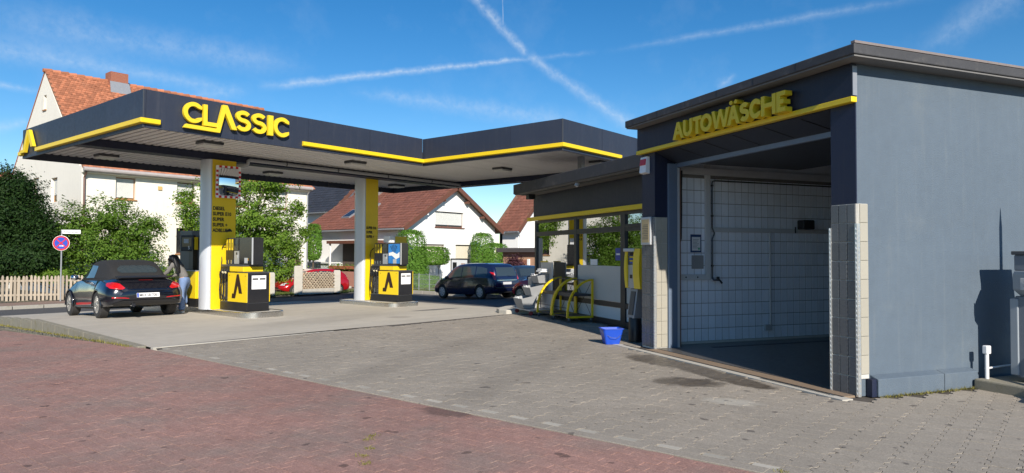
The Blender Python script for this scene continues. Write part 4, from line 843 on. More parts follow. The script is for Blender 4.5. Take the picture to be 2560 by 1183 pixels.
# ------------------------------------------------------------------ in front of the shop
t = thing('payment_terminal', 'yellow and grey payment terminal on a black post by the tiled pillar', 'payment terminal', wl(.3, 5.06, 0), WANG)
MB().lathe([(.13, 0), (.13, .02), (.12, .025), (.12, .43), (.11, .45)], 20, (-.06, .1, 0)).build('post', BLACK, t, smooth=40)
st = MB().prism([(-.16, -.02, .44), (.02, -.02, .44), (.1, -.02, .98), (-.08, -.02, .98)], (0, .25, 0)).build('stand', GREY, t, bevel=.008); MB().prism([(-.148, .03, .5), (-.08, .03, .93), (-.1, .03, .93), (-.166, .03, .5)], (0, .15, 0)).build('stand_inset', DGREY, st)
BOX('case', M('case_grey', (.3, .32, .36), .45), t, -.13, .2, -.3, .28, 1.0, 1.66, bevel=.015)
BOX('front_plate', SILV, t, -.145, -.131, -.06, .26, 1.0, 1.42); BOX('display_panel', M('panel_slate', (.05, .07, .1), .25), t, -.145, -.131, -.06, .26, 1.421, 1.66)
for s, (a, b) in enumerate(((.21, .3), (-.3, -.05))):
    m = MB(); n = 8
    for i in range(n+1):
        z = .99+.73*i/n; bul = .03*math.sin(math.pi*i/n); m.add([(-.15-bul-.05*(s == 1), a, z), (-.15-bul-.05*(s == 1)*.5, b, z), (-.1, b, z), (-.1 if s == 0 else -.02, a, z)], [])
    m.f = [(i*4+k, i*4+(k+1) % 4, i*4+4+(k+1) % 4, i*4+4+k) for i in range(n) for k in range(4)]+[(3, 2, 1, 0), (n*4, n*4+1, n*4+2, n*4+3)]
    m.build('yellow_flank', YEL, t, smooth=40)
BOX('hood', LGREY, t, -.2, .05, -.07, .3, 1.665, 1.725, bevel=.01); BOX('card_slot', BLACK, t, -.152, -.1455, .06, .14, 1.17, 1.24, bevel=.004); BOX('screen', DISP, t, -.15, -.1455, .0, .14, 1.6, 1.65)
for k in range(4): BOX('button', (YELM, BLUE, YELM, BLUE)[k], t, -.15, -.1455, .02, .15, 1.555-.035*k, 1.575-.035*k)
MB().tube([(.0, -.15, 1.0), (.02, -.2, .9), (.1, -.22, .87), (.2, -.15, .95)], .008, 6).build('cable', RUB, t, smooth=60)
bp = gp(1528, 860)
t = thing('bucket', 'square blue plastic bucket with wire handle on the grey pavers', 'bucket', (bp.x, bp.y, .002), R(-42))
m = MB(); prof = [(.125, 0), (.185, .27), (.2, .272), (.2, .285), (.178, .285), (.118, .012)]
for r_, z in prof: m.v += [(x*r_, y*r_*.82, z) for x, y in ((-.86, -1), (.86, -1), (1, -.86), (1, .86), (.86, 1), (-.86, 1), (-1, .86), (-1, -.86))]
m.f = [(i*8+k, i*8+(k+1) % 8, i*8+8+(k+1) % 8, i*8+8+k) for i in range(5) for k in range(8)]+[tuple(range(8))[::-1], tuple(40+k for k in range(8))]
m.build('shell', BLUE, t, bevel=.004); MB().tube([(-.2, 0, .26), (-.17, -.1, .2), (-.05, -.175, .13), (.05, -.178, .12), (.17, -.12, .18), (.2, 0, .26)], .004, 6).build('handle', STEEL, t, smooth=60)
def cart(label, loc, w):
    t = thing('display_trolley', label, 'trolley', loc, WANG, 'yellow display trolleys')
    for s in (-w/2, w/2):
        arc = [(.33-.70*math.sin(R(a))*1.0, .17+.86*math.cos(R(a))) for a in range(0, 91, 8)]; arc = [(.33-.66*math.sin(R(a))**1.1, .13+.88*(math.cos(R(a))**.85 if a < 90 else 0)) for a in range(0, 91, 9)]
        m = MB(); hw_ = .022
        pts = [(.33, .13)]+[(x, z) for x, z in arc]
        for (x0, z0), (x1, z1) in zip(pts, pts[1:]+pts[:1]):
            d_ = Vector((x1-x0, 0, z1-z0)); L = d_.length
            if L < 1e-4: continue
            d_.normalize(); n_ = Vector((-d_.z, 0, d_.x)); a = Vector((x0, s, z0))-d_*.012; b = Vector((x1, s, z1))+d_*.012
            m.prism([a+n_*hw_+Vector((0, -.025, 0)), b+n_*hw_+Vector((0, -.025, 0)), b-n_*hw_+Vector((0, -.025, 0)), a-n_*hw_+Vector((0, -.025, 0))], (0, .05, 0))
        m.build('side_frame', YEL, t)
        for x in (-.3, .28):
            c_ = MB().box(x-.012, x+.012, s-.02, s+.02, .06, .112).build('caster', GREY, t); MB().lathe([(.02, -.012), (.048, -.01), (.05, 0), (.048, .01), (.02, .012)], 14, (x+.01, s, .05), 'y').build('caster_wheel', DGREY, c_)
    for z, x0, dz in ((.13, -.3, .02), (.62, -.16, .05), (.98, .2, .02)): BOX('shelf', M('shelf_dark', (.05, .05, .055), .5), t, x0, .32, -w/2+.026, w/2-.026, z, z+dz)
    BOX('shelf_lip', M('shelf_dark', (.05, .05, .055), .5), t, -.18, -.165, -w/2+.026, w/2-.026, .6, .69)
    for s in (-1, 1): MB().tube([(.315, s*(w/2-.03), .15), (.315, -s*(w/2-.03), .95)], .006, 6).build('cross_brace', BLACK, t)
    MB().tube([(-.3, -w/2, .34), (-.3, w/2, .34)], .007, 6).build('tie_bar', BLACK, t)
    return t
cart('empty yellow framed display trolley next to the blue bucket', wl(.93, 9.16, 0), .86); cart('yellow framed display trolley next to the white bin trolley', wl(.95, 10.1, 0), .84)
t = thing('cleaning_trolley', 'white wheeled trolley with open grey service bins by the shop corner', 'trolley', wl(.85, 11.22, 0), WANG)
BN = M('bin_grey', (.3, .305, .31), .5, var=.06)
for (x, y, z, w, d, h) in ((-.22, .12, .16, .62, .42, .36), (-.02, .06, .5, .56, .38, .3), (.14, -.02, .84, .5, .32, .26)):
    m = MB(); m.v = [(x-d*.38, y-w*.4, z), (x+d*.38, y-w*.4, z), (x+d*.38, y+w*.4, z), (x-d*.38, y+w*.4, z), (x-d*.6, y-w*.5, z+h*.75), (x+d*.5, y-w*.5, z+h), (x+d*.5, y+w*.5, z+h), (x-d*.6, y+w*.5, z+h*.75)]
    ins = [(a+(x-a)*.06, b+(y-b)*.06, c) for a, b, c in m.v[4:]]+[(a+(x-a)*.06, b+(y-b)*.06, c+.02) for a, b, c in m.v[:4]]; m.v += ins
    m.f = [(3, 2, 1, 0), (0, 1, 5, 4), (1, 2, 6, 5), (2, 3, 7, 6), (3, 0, 4, 7)]+[(4, 5, 9, 8), (5, 6, 10, 9), (6, 7, 11, 10), (7, 4, 8, 11), (8, 9, 13, 12), (9, 10, 14, 13), (10, 11, 15, 14), (11, 8, 12, 15), (12, 13, 14, 15)]; b_ = m.build('bin', BN, t, bevel=.006)
    MB().tube([(x-d*.6, y-.1, z+h*.75), (x-d*.6-.02, y-.1, z+h*.75+.05), (x-d*.6-.02, y+.1, z+h*.75+.05), (x-d*.6, y+.1, z+h*.75)], .01, 6).build('grip', WHITEP, b_)
BOX('towel_case', BN, t, .05, .35, .36, .62, .14, .98, bevel=.02); BOX('base_tray', LGREY, t, -.35, .38, -.48, .62, .12, .15); BOX('back_board', LGREY, t, .3, .33, -.45, .3, .16, 1.4, bevel=.01); BOX('board_cap', YEL, t, .29, .34, -.1, .3, 1.401, 1.43)
[BOX('paper_roll', PAPER, t, -.02+.04*k, .2, -.42, -.1, 1.14+.045*k, 1.18+.045*k, bevel=.012) for k in range(2)]
for x in (-.3, .3):
    for y in (-.42, .55): MB().lathe([(.02, -.015), (.058, -.012), (.06, 0), (.058, .012), (.02, .015)], 14, (x, y, .06), 'y').build('wheel', M('wheel_red', (.3, .05, .05), .5) if x < 0 else DGREY, t)
cp = gp(1298, 785); t = thing('paper_cup', 'small red and white cup lying by the kerb at the trolley', 'cup', (cp.x, cp.y, g(cp.x, cp.y)), .4)
MB().lathe([(.05, 0), (.058, .05)], 14).build('red_band', RED, t, smooth=50); MB().lathe([(.0585, .051), (.066, .12), (.06, .12), (.054, .06)], 14).build('cup_rim', WHITEP, t, smooth=50)
# ------------------------------------------------------------------ houses across the street
CREAM = M('cream_render', (.78, .74, .65), .9, var=.05, scale=1.2, dirt=.22, dirtcol=(.5, .45, .36), bump=.3, bscale=40, streak=.18)
WREND = M('white_render', (.8, .79, .76), .9, var=.04, scale=1.5, dirt=.1, dirtcol=(.6, .58, .52), bump=.2, bscale=40)
RTILE = M('clay_tile', (.40, .15, .075), .8, var=.2, scale=1.2, island=.28, dirt=.45, dirtcol=(.22, .15, .11))
RTIL2 = M('brown_tile', (.21, .08, .05), .7, var=.15, scale=1.2, island=.18, dirt=.2, dirtcol=(.16, .07, .05))
BROWN = M('brown_wood', (.13, .05, .03), .6, var=.2, scale=5); OAK = M('light_brown_frame', (.36, .18, .07), .5, var=.15)
SHUT = M('roller_shutter', (.62, .62, .58), .55, var=.06); SHUTC = M('cream_shutter', (.66, .6, .48), .55, var=.05); DARKW = M('dark_pane', (.02, .022, .026), .08, spec=.7)
ZINC = M('zinc_gutter', (.36, .37, .38), .4, metal=.4, var=.15); BRICK = M('chimney_brick', (.30, .1, .055), .85, var=.3, scale=14)
def roof_tiles(parent, o, u, v, nu, nv, w, h, mat, nobj, pick=None):
    # overlapping tiles on a slope: u along the eaves, v up the slope
    o, u, v = Vector(o), Vector(u).normalized(), Vector(v).normalized(); n = u.cross(v); n = n if n.z > 0 else -n; a = w*.48
    vs = [(-a, -.02, .03), (-a*.5, -.035, .042), (a*.5, -.035, .042), (a, -.02, .03), (a, h*1.15, .012), (-a, h*1.15, .012), (-a, -.02, .01), (a, -.02, .01), (0, -.04, .012)]
    fs = [(0, 1, 5), (1, 2, 4), (1, 4, 5), (2, 3, 4), (6, 8, 1), (6, 1, 0), (8, 2, 1), (8, 7, 2), (7, 3, 2)]
    L = np.array([tuple(u*p[0]+v*p[1]+n*p[2]) for p in vs], np.float32); F = np.array(fs, np.int32)
    if u.cross(v).z < 0: F = F[:, ::-1].copy()
    cs = [o+u*(w*(i+.5+(.5 if j % 2 else 0)))+v*(h*j) for j in range(nv) for i in range(nu-(j % 2))]
    idx = list(range(len(cs))); near = set()
    if nobj:
        vis = [i for i in idx if pick is None or pick(topx(cs[i]))]; vis.sort(key=lambda i: topx(cs[i])[2]); near = set(vis[:nobj])
    me = nmesh('roof_tile', L, F, mat); V, FF, b = [], [], 0
    for i, c in enumerate(cs):
        c = c+n*random.uniform(0, .012)
        if i in near: x = bpy.data.objects.new('roof_tile', me); lo(x, parent); x.location = c
        else: V.append(L+np.array(c, np.float32)+rng.normal(0, .002, (1, 3)).astype(np.float32)); FF.append(F+b); b += len(L)
    x = mkobj('tile_field', nmesh('tile_field', np.concatenate(V), np.concatenate(FF), mat), parent); x['kind'] = 'stuff'
def wallholes(name, mat, parent, pts, vec, holes): return MB().prism(pts, vec, holes).build(name, mat, parent)
def window(parent, c, u, nrm, w, h, frame, shut=None, open_=.0, sill=None, rec=.19, name='window', bars=True):
    # c: lower left corner of the opening on the wall face, u along the wall, nrm outwards
    c, u, nrm = Vector(c), Vector(u), Vector(nrm); z = Vector((0, 0, 1))
    def bx(n_, m_, a0, a1, z0, z1, d0, d1, par):
        p = [c+u*a+z*b+nrm*d0 for a, b in ((a0, z0), (a1, z0), (a1, z1), (a0, z1))]; return MB().prism(p, nrm*(d1-d0)).build(n_, m_, par)
    t = .06; wdw = bx(name, DARKW, t, w-t, t, h-t, -rec-.03, -rec, parent)
    bx('frame', frame, 0, t, 0, h, -rec-.04, -rec+.03, wdw); bx('frame', frame, w-t, w, 0, h, -rec-.04, -rec+.03, wdw); bx('frame', frame, t, w-t, 0, t, -rec-.04, -rec+.03, wdw); bx('frame', frame, t, w-t, h-t, h, -rec-.04, -rec+.03, wdw)
    if bars: bx('glazing_bar', frame, w/2-.03, w/2+.03, t, h-t, -rec-.035, -rec+.02, wdw)
    if shut:
        m = MB(); n = max(4, int((h*(1-open_))/.055)); z0 = h*open_
        for k in range(n):
            a, b = z0+(h-z0)*k/n, z0+(h-z0)*(k+1)/n-.006
            m.prism([c+u*.06+z*a+nrm*(-rec+.035), c+u*(w-.06)+z*a+nrm*(-rec+.035), c+u*(w-.06)+z*min(b, h-.06)+nrm*(-rec+.025), c+u*.06+z*min(b, h-.06)+nrm*(-rec+.025)], nrm*.018) if a < h-.07 else None
        m.build('roller_shutter', shut, wdw)
    if sill: bx('sill', sill, -.06, w+.06, -.07, -.005, -rec, .06, wdw)
    return wdw
def quad(p0, u, w, h): p0, u = Vector(p0), Vector(u); return [p0, p0+u*w, p0+u*w+Vector((0, 0, h)), p0+Vector((0, 0, h))]
# --- tall cream house
HZ = -.6; hx0, hx1, hy0, hr, hy1, ez, rz = 12.76, 25.75, 38.0, 43.66, 49.3, 5.95, 11.55
h1 = thing('cream_house', 'tall cream rendered house with steep orange tiled roof and chimney', 'house')
wf_ = [(14.33, 4.4, .97, 1.12), (17.44, 4.4, .97, 1.12), (20.6, 4.4, .97, 1.12), (23.3, 4.4, .97, 1.12), (14.33, 1.5, .97, 1.35), (17.44, 1.6, .97, 1.4), (20.6, 1.6, .97, 1.4)]
U = (1, 0, 0)
arch = [(24.25, hy0, -.2)]+[(24.81-.56*math.cos(R(a)), hy0, .82+.62*math.sin(R(a))) for a in range(0, 181, 15)]+[(25.37, hy0, -.2)]
wallholes('front_wall', CREAM, h1, [(hx0, hy0, HZ), (hx1, hy0, HZ), (hx1, hy0, ez), (hx0, hy0, ez)], (0, .3, 0), [quad((a, hy0, b), U, w, h) for a, b, w, h in wf_]+[arch])
gw = [(41.4, 4.3, .95, 1.3), (44.3, 4.5, .95, 1.3), (43.35, 9.45, .42, .8), (41.4, 1.4, .95, 1.3)]
wallholes('gable_wall', CREAM, h1, [(hx0, hy0+.302, HZ), (hx0, hy0+.302, ez-.02), (hx0, hr, rz-.06), (hx0, hy1, ez-.02), (hx0, hy1, HZ)], (.3, 0, 0), [quad((hx0, a, b), (0, 1, 0), w, h) for a, b, w, h in gw])
MB().prism([(hx1-.3, hy0+.302, HZ), (hx1-.3, hy0+.302, ez-.02), (hx1-.3, hr, rz-.06), (hx1-.3, hy1, ez-.02), (hx1-.3, hy1, HZ)], (.3, 0, 0)).build('gable_wall', CREAM, h1); BOX('rear_wall', CREAM, h1, hx0+.302, hx1-.302, hy1-.3, hy1, HZ, ez)
BOX('inner_core', DARKW, h1, hx0+.5, hx1-.5, hy0+.6, hy1-.5, HZ, ez-.1)
for k, (a, b, w, h) in enumerate(wf_): window(h1, (a, hy0, b), U, (0, -1, 0), w, h, BROWN if k else OAK, SHUT if k != 5 else None, .08, OAK)
for a, b, w, h in gw: window(h1, (hx0, a, b), (0, 1, 0), (-1, 0, 0), w, h, OAK, SHUT if w > .5 else None, .3, OAK if w < .5 else None, bars=w > .5)
BOX('plinth', M('brown_plinth', (.2, .1, .06), .85, var=.2), h1, hx0-.02, 24.2, hy0-.03, hy0-.002, HZ, .22)
dr = MB().prism([Vector(p)+Vector((0, .2, 0)) for p in arch], (0, .05, 0)).build('arched_door', M('door_brown', (.06, .03, .022), .6), h1)
for k in range(6): BOX('door_bar', M('pale_wood', (.35, .26, .2), .7), dr, 24.38+.15*k, 24.41+.15*k, hy0+.17, hy0+.198, -.15, .85+.5*math.sin(math.pi*(k+.5)/6))
m = MB()
for i in range(len(arch)-2):
    a, b = Vector(arch[i+1]), Vector(arch[i+2]); c_ = Vector((24.81, hy0, .82)); m.prism([a, b, b+(b-c_).normalized()*.12, a+(a-c_).normalized()*.12], (0, -.04, 0))
m.build('door_surround', CREAM, dr)
sl_ = Vector((0, hr-hy0, rz-ez)); L_ = sl_.length
for s, y in ((1, hy0), (-1, hy1)):
    n_ = Vector((0, -s*(rz-ez), hr-hy0)).normalized(); ov = Vector((0, -s*.3, -.3*(rz-ez)/(hr-hy0)))
    p0, p1 = Vector((hx0-.02, y, ez))+ov, Vector((hx0-.02, hr, rz))
    MB().prism([p0, p1, p1+Vector((hx1-hx0+.04, 0, 0)), p0+Vector((hx1-hx0+.04, 0, 0))], n_*.08).build('roof_slab' if s < 0 else 'roof', RTILE if s < 0 else M('roof_batten', (.2, .1, .06), .9), h1)
rf1 = [c for c in h1.children if c.name.startswith('roof') and not c.name.startswith('roof_slab')][0]
vdir = Vector((0, hr-hy0, rz-ez)).normalized(); n_ = Vector((0, -(rz-ez), hr-hy0)).normalized()
roof_tiles(rf1, Vector((hx0-.03, hy0-.26, ez-.26))+n_*.075, (1, 0, 0), vdir, 72, 42, .185, .2, RTILE, 300, lambda t: 113 < t[0] < 350 and t[1] < 330)
for k in range(33): MB().tube([(hx0-.1+.4*k, hr, rz+.07), (hx0+.33+.4*k, hr, rz+.1)], [.11, .13], 10).build('ridge_tile', RTILE, rf1)
cx_ = 16.35; chm = BOX('chimney', BRICK, rf1, cx_-.45, cx_+.5, hr-.5, hr+.3, rz-1.0, rz+.62); 
for k in range(9): BOX('brick_course', M('mortar', (.3, .22, .18), .9), chm, cx_-.452, cx_+.502, hr-.502, hr+.302, rz-.15+.085*k, rz-.14+.085*k)
MB().prism([(cx_-.55, hr-.85, rz-.86), (cx_+.6, hr-.85, rz-.86), (cx_+.55, hr-.51, rz+.02), (cx_-.5, hr-.51, rz+.02)], (0, -.02, .03)).build('flashing', ZINC, chm)
MB().tube([(hx0-.05, hy0-.38, ez-.2), (hx1+.05, hy0-.38, ez-.2)], .12, 10).build('gutter', M('old_gutter', (.4, .36, .34), .6, var=.25, dirt=.4, dirtcol=(.3, .17, .12)), h1); BOX('eaves_board', CREAM, h1, hx0-.02, hx1+.02, hy0-.3, hy0-.002, ez-.36, ez-.3); MB().tube([(hx0+.1, hy0-.34, ez-.3), (hx0+.1, hy0-.07, ez-.6), (hx0+.1, hy0-.07, HZ)], .05, 8).build('downpipe', M('brown_pipe', (.16, .09, .07), .5), h1); MB().tube([(hx1-.1, hy0-.34, ez-.3), (hx1-.1, hy0-.07, ez-.6), (hx1-.1, hy0-.07, HZ)], .05, 8).build('downpipe', ZINC, h1)
BOX('wall_box', M('wall_box', (.6, .4, .15), .6), h1, 16.42, 16.62, hy0-.06, hy0-.002, 5.0, 5.2)
anchor(h1, (19.2, 43.6, HZ))
# --- gabled houses with brown roofs
def gable_house(name, label, xl, xr, y0, y1, ez, az, wallm, tilem, wins, ov=.45, tw=.32, th=.36, z0=-.6, tiles_=True):
    t = thing(name, label, 'house'); xm = (xl+xr)/2; sl = (az-ez)/(xm-xl)
    wallholes('gable_wall', wallm, t, [(xl, y0, z0), (xr, y0, z0), (xr, y0, ez), (xm, y0, az), (xl, y0, ez)], (0, .3, 0), [quad((a, y0, b), (1, 0, 0), w, h) for a, b, w, h, *_ in wins])
    BOX('side_wall', wallm, t, xl, xl+.3, y0+.302, y1, z0, ez-.02); BOX('side_wall', wallm, t, xr-.3, xr, y0+.302, y1, z0, ez-.02); BOX('inner_core', DARKW, t, xl+.5, xr-.5, y0+.6, y1-.3, z0, ez-.1)
    MB().prism([(xl, y1, z0), (xr, y1, z0), (xr, y1, ez), (xm, y1, az), (xl, y1, ez)], (0, -.3, 0)).build('gable_wall', wallm, t)
    for a, b, w, h, *o_ in wins: window(t, (a, y0, b), (1, 0, 0), (0, -1, 0), w, h, BROWN, o_[0], o_[1], WREND if o_[1] == 0 else BROWN)
    for s, x in ((1, xl), (-1, xr)):
        p0 = Vector((x-s*ov, y0-ov, ez-ov*sl)); p1 = Vector((xm, y0-ov, az)); n_ = Vector((-s*sl, 0, 1)).normalized(); L = Vector((0, y1-y0+2*ov, 0))
        r_ = MB().prism([p0, p1, p1+L, p0+L], n_*.1).build('roof', M('roof_batten', (.2, .1, .06), .9), t)
        v = (p1-p0).normalized(); ln = (p1-p0).length
        if tiles_: roof_tiles(r_, p0+n_*.09-v*.04 if s > 0 else p0+n_*.09+L-v*.04, (0, s, 0), v, int(L.y/tw), int(ln/th)+1, tw, th, tilem, 0)
        b_ = Vector((0, -.03, 0)); MB().prism([p0+b_-n_*.16, p1+b_-n_*.16*1.0, p1+b_+n_*.13, p0+b_+n_*.13], (0, .028, 0)).build('barge_board', BROWN, r_)
        MB().tube([p0+n_*.0+Vector((-s*.06, 0, -.02)), p0+L+Vector((-s*.06, 0, -.02))], .06, 8).build('gutter', ZINC, r_)
    for k in range(int((y1-y0+2*ov)/.4)): MB().tube([(xm, y0-ov+.4*k, az+.12), (xm, y0-ov+.42+.4*k, az+.13)], [.12, .13], 8).build('ridge_tile', tilem, t)
    for k in (1, 2): BOX('purlin', WREND if k == 1 else BROWN, t, xl+(xm-xl)*.36*k, xl+(xm-xl)*.36*k+.14, y0-ov+.05, y0-.002, ez+(az-ez)*.36*k-.3, ez+(az-ez)*.36*k-.14); BOX('purlin', BROWN, t, xr-(xm-xl)*.36*k-.14, xr-(xm-xl)*.36*k, y0-ov+.05, y0-.002, ez+(az-ez)*.36*k-.3, ez+(az-ez)*.36*k-.14)
    return t
h2 = gable_house('gabled_house', 'white gabled house with brown tiled roof and roller shutters', 29.5, 38.3, 33, 43.4, 3.5, 6.2, WREND, RTIL2, [(32.2, 3.45, 2.75, 1.05, SHUT, .16), (34.15, 1.0, 2.15, 1.28, SHUTC, 0), (31.1, 1.0, 2.0, 1.28, SHUTC, 0)])
# skylights, porch with flower boxes, meter cupboard on the shaded side
sk = 2.7/4.4; nrm_ = Vector((-sk, 0, 1)).normalized(); vv = Vector((1, 0, sk)).normalized()
for px, py in ((930, 525), (880, 540)):
    d = pray(px, py); o_ = Vector((0, 0, CAMH)); pn = Vector((29.5, 33, 3.5)); tt = (pn-o_).dot(nrm_)/d.dot(nrm_); c_ = o_+d*tt+nrm_*.12
    f_ = MB().prism([c_+Vector((0, a, 0))*.45+vv*b*.6 for a, b in ((-1, -1), (1, -1), (1, 1), (-1, 1))], nrm_*.1).build('skylight', GREY, h2); MB().prism([c_+Vector((0, a, 0))*.36+vv*b*.5+nrm_*.102 for a, b in ((-1, -1), (1, -1), (1, 1), (-1, 1))], nrm_*.01).build('pane', DARKW, f_)
pa, pb = at(836, 605, 0, 28.7), at(888, 690, 0, 28.7)
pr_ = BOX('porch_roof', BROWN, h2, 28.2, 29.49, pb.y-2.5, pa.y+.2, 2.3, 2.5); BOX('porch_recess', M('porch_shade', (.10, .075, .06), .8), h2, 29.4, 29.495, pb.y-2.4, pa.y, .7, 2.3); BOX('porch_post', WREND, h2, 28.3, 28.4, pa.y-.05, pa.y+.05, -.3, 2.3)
fb = BOX('balustrade', BROWN, h2, 28.25, 28.32, pb.y-2.4, pa.y-.06, .3, .62)
for k in range(8): BOX('baluster', BROWN, fb, 28.22, 28.248, pa.y-.2-.45*k, pa.y-.12-.45*k, -.25, .68)
BOX('flower_box', M('terracotta', (.32, .1, .05), .7), h2, 28.05, 28.22, pb.y-2.3, pa.y-.3, .62, .82)
BOX('meter_cupboard', M('cupboard_grey', (.55, .57, .58), .6), h2, 28.7, 29.49, pa.y+.4, pa.y+3.2, -.3, .95); BOX('cupboard_roof', M('cupboard_lid', (.6, .62, .6), .6), h2, 28.55, 29.495, pa.y+.3, pa.y+3.3, .952, 1.05)
MB().tube([(29.15, 32.8, 3.2), (29.3, 32.9, 2.95), (29.42, 32.95, 2.7), (29.42, 32.95, -.2)], .05, 8).build('downpipe', ZINC, h2)
BOX('chimney', M('grey_chimney', (.2, .18, .17), .8), h2, 33.3, 34.2, 40.2, 40.9, 5.6, 7.0)
anchor(h2, (33.9, 38, -.3))
a3 = at(1297, 574, 2, 3.6); y3 = at(1232, 574, 0, a3.x).y; r3 = at(1294, 487, 1, y3)
h3 = gable_house('corner_house', 'white house with brown roof half hidden by the shop', a3.x+.4, 2*r3.x-a3.x-.4, a3.y+.4, y3-.4, 3.9, r3.z, WREND, RTIL2, [(a3.x+6, 1, 1.5, 1.3, SHUT, 0)])
MB().tube([a3+Vector((.2, .3, -.1)), a3+Vector((.55, .3, -.5)), a3+Vector((.6, .3, -3))], .05, 8).build('downpipe', WHITEP, h3)
anchor(h3, (a3.x+5.4, a3.y+4.4, -.3))
a4 = Vector((0, 0, CAMH))+pray(838, 520)*62
h4 = gable_house('dark_roofed_house', 'white house with dark slate roof behind the brown roofed one', a4.x-1.2, a4.x+9, a4.y-1.5, a4.y+9, 5.9, 10.6, WREND, M('slate_tile', (.035, .037, .045), .6, island=.2), [(a4.x+1.5, 4.9, 1.0, 1.0, SHUT, 0)], ov=.7)
anchor(h4, (a4.x+4, a4.y+4, -.3))
a5 = Vector((0, 0, CAMH))+pray(788, 552)*78
h5 = gable_house('distant_house', 'distant house with red brown roof beyond the cream house', a5.x-4, a5.x+4, a5.y, a5.y+9, 3.6, 6.5, WREND, RTIL2, [(a5.x, 1, 1, 1.2, SHUT, 0)], tiles_=True, tw=.5, th=.5); anchor(h5, (a5.x, a5.y+4, -.3))
a6 = Vector((0, 0, CAMH))+pray(20, 450)*70
h6 = gable_house('far_red_roof_house', 'house with red roof rising behind the yew', a6.x-5, a6.x+5, a6.y, a6.y+9, 4.6, 9.6, WREND, RTILE, [(a6.x, 1, 1, 1.2, SHUT, 0)], tw=.5, th=.5); anchor(h6, (a6.x, a6.y+4, -.3))
# --- brick garage
ga, gb_ = at(1258, 640, 0, 31.5), at(1332, 640, 0, 31.5)
t = thing('brick_garage', 'small brick garage with flat dark roof and brown door', 'garage'); BRK = M('garage_brick', (.42, .24, .15), .85, var=.3, scale=9)
BOX('wall', BRK, t, 31.5, 36, gb_.y-.2, ga.y, -.5, 1.75); BOX('flat_roof', M('garage_roof', (.07, .06, .06), .7), t, 31.2, 36.2, gb_.y-.7, ga.y+.3, 1.752, 2.0); BOX('lintel_band', M('brick_band', (.25, .12, .09), .85), t, 31.47, 31.498, gb_.y-.2, ga.y, 1.5, 1.75); dm = (ga.y+gb_.y)/2
dd = BOX('garage_door', M('door_rust', (.28, .11, .07), .6), t, 31.44, 31.497, dm-.75, dm+.6, -.45, 1.3); BOX('door_post', WREND, dd, 31.42, 31.496, dm-.92, dm-.76, -.45, 1.35); anchor(t, (33.7, dm, -.3))
# ------------------------------------------------------------------ fences
WOODF = M('grey_picket', (.36, .30, .23), .85, var=.25, scale=7, island=.15, dirt=.3, dirtcol=(.2, .17, .12))
fa, fb_ = at(-130, 757, 2, -.36), at(208, 750, 2, -.36); fd = fb_-fa; fl = fd.length
t = thing('picket_fence', 'weathered wooden picket fence in front of the dark yew', 'fence', (fa.x, fa.y, -.375), math.atan2(fd.y, fd.x))
n = int(fl/.137); pk = MB().prism([(-.042, 0, .04), (.042, 0, .04), (.042, 0, .98), (.022, 0, 1.05), (-.022, 0, 1.05), (-.042, 0, .98)], (0, .025, 0)); pme = bpy.data.meshes.new('picket'); pme.from_pydata(pk.v, [], pk.f); pme.update(); pme.materials.append(WOODF)
for k in range(n):
    o = mkobj('picket', pme, t); o.location = (.1+.137*k, 0, random.uniform(-.025, .025)); o.rotation_euler = (0, R(random.uniform(-1.2, 1.2)), 0)
for z in (.22, .8): BOX('rail', WOODF, t, 0, fl, .027, .075, z, z+.08)
for k in range(int(fl/2.2)+1): BOX('post', WOODF, t, 2.2*k, 2.2*k+.09, .076, .17, 0, .95)
# concrete posts and the lattice panel
CPOST = M('concrete_post', (.45, .42, .36), .9, var=.2, scale=5, dirt=.3, dirtcol=(.25, .23, .15), bump=.4)
lp = [at(676, 739, 2, -.37), at(745, 736, 2, -.37), at(842, 731, 2, -.37)]
for k, (p, w, h, lb) in enumerate(((lp[0], .19, 1.05, 'concrete gate post standing alone left of the lattice fence'), (lp[1], .2, 1.35, 'taller concrete gate post at the cut end of the lattice fence'), (lp[2], .17, 1.1, 'pale concrete post at the far end of the lattice fence'))):
    o = MB().box(-w, w, -.1, .1, 0, h).prism([(-w, -.1, h), (w, -.1, h), (w*.8, -.08, h+.06), (-w*.8, -.08, h+.06)], (0, .16, 0)).build('gate_post', CPOST, None, bevel=.015); o.location = (p.x, p.y, -.39); o.rotation_euler = (0, 0, R(-28)); tag(o, lb, 'post', 'concrete fence posts')
d_ = lp[2]-lp[1]; L = d_.length; t = thing('lattice_fence', 'diagonal wooden lattice fence panel on a low concrete base', 'fence', (lp[1].x, lp[1].y, -.39), math.atan2(d_.y, d_.x))
BOX('base_wall', CPOST, t, .22, L-.2, -.07, .07, 0, .26); LAT = M('lattice_wood', (.42, .34, .24), .9, var=.35, scale=6, island=.2)
z0, z1 = .2, 1.05; st_ = .17
for s in (-1, 1):
    k = -8
    while k*st_ < L+1:
        xa = k*st_; pts = []
        a, b = (xa, z0), (xa+(z1-z0)*s, z1)
        xs0, xs1 = .2, L-.18
        def cl(a, b):
            pts = []
            for (p, q_) in ((a, b), (b, a)):
                x, z = p
                if x < xs0: z = z+(q_[1]-z)*(xs0-x)/(q_[0]-x) if q_[0] != x else z; x = xs0
                if x > xs1: z = z+(q_[1]-z)*(xs1-x)/(q_[0]-x) if q_[0] != x else z; x = xs1
                pts.append((x, z))
            return pts
        if not (max(a[0], b[0]) < xs0+.05 or min(a[0], b[0]) > xs1-.05):
            (x_a, z_a), (x_b, z_b) = cl(a, b)
            if abs(z_a-z_b) > .08: MB().tube([(x_a, s*.022, z_a), (x_b, s*.022, z_b+random.uniform(-.03, .05))], .036, 6).build('lattice_strip', LAT, t, smooth=50)
        k += 1
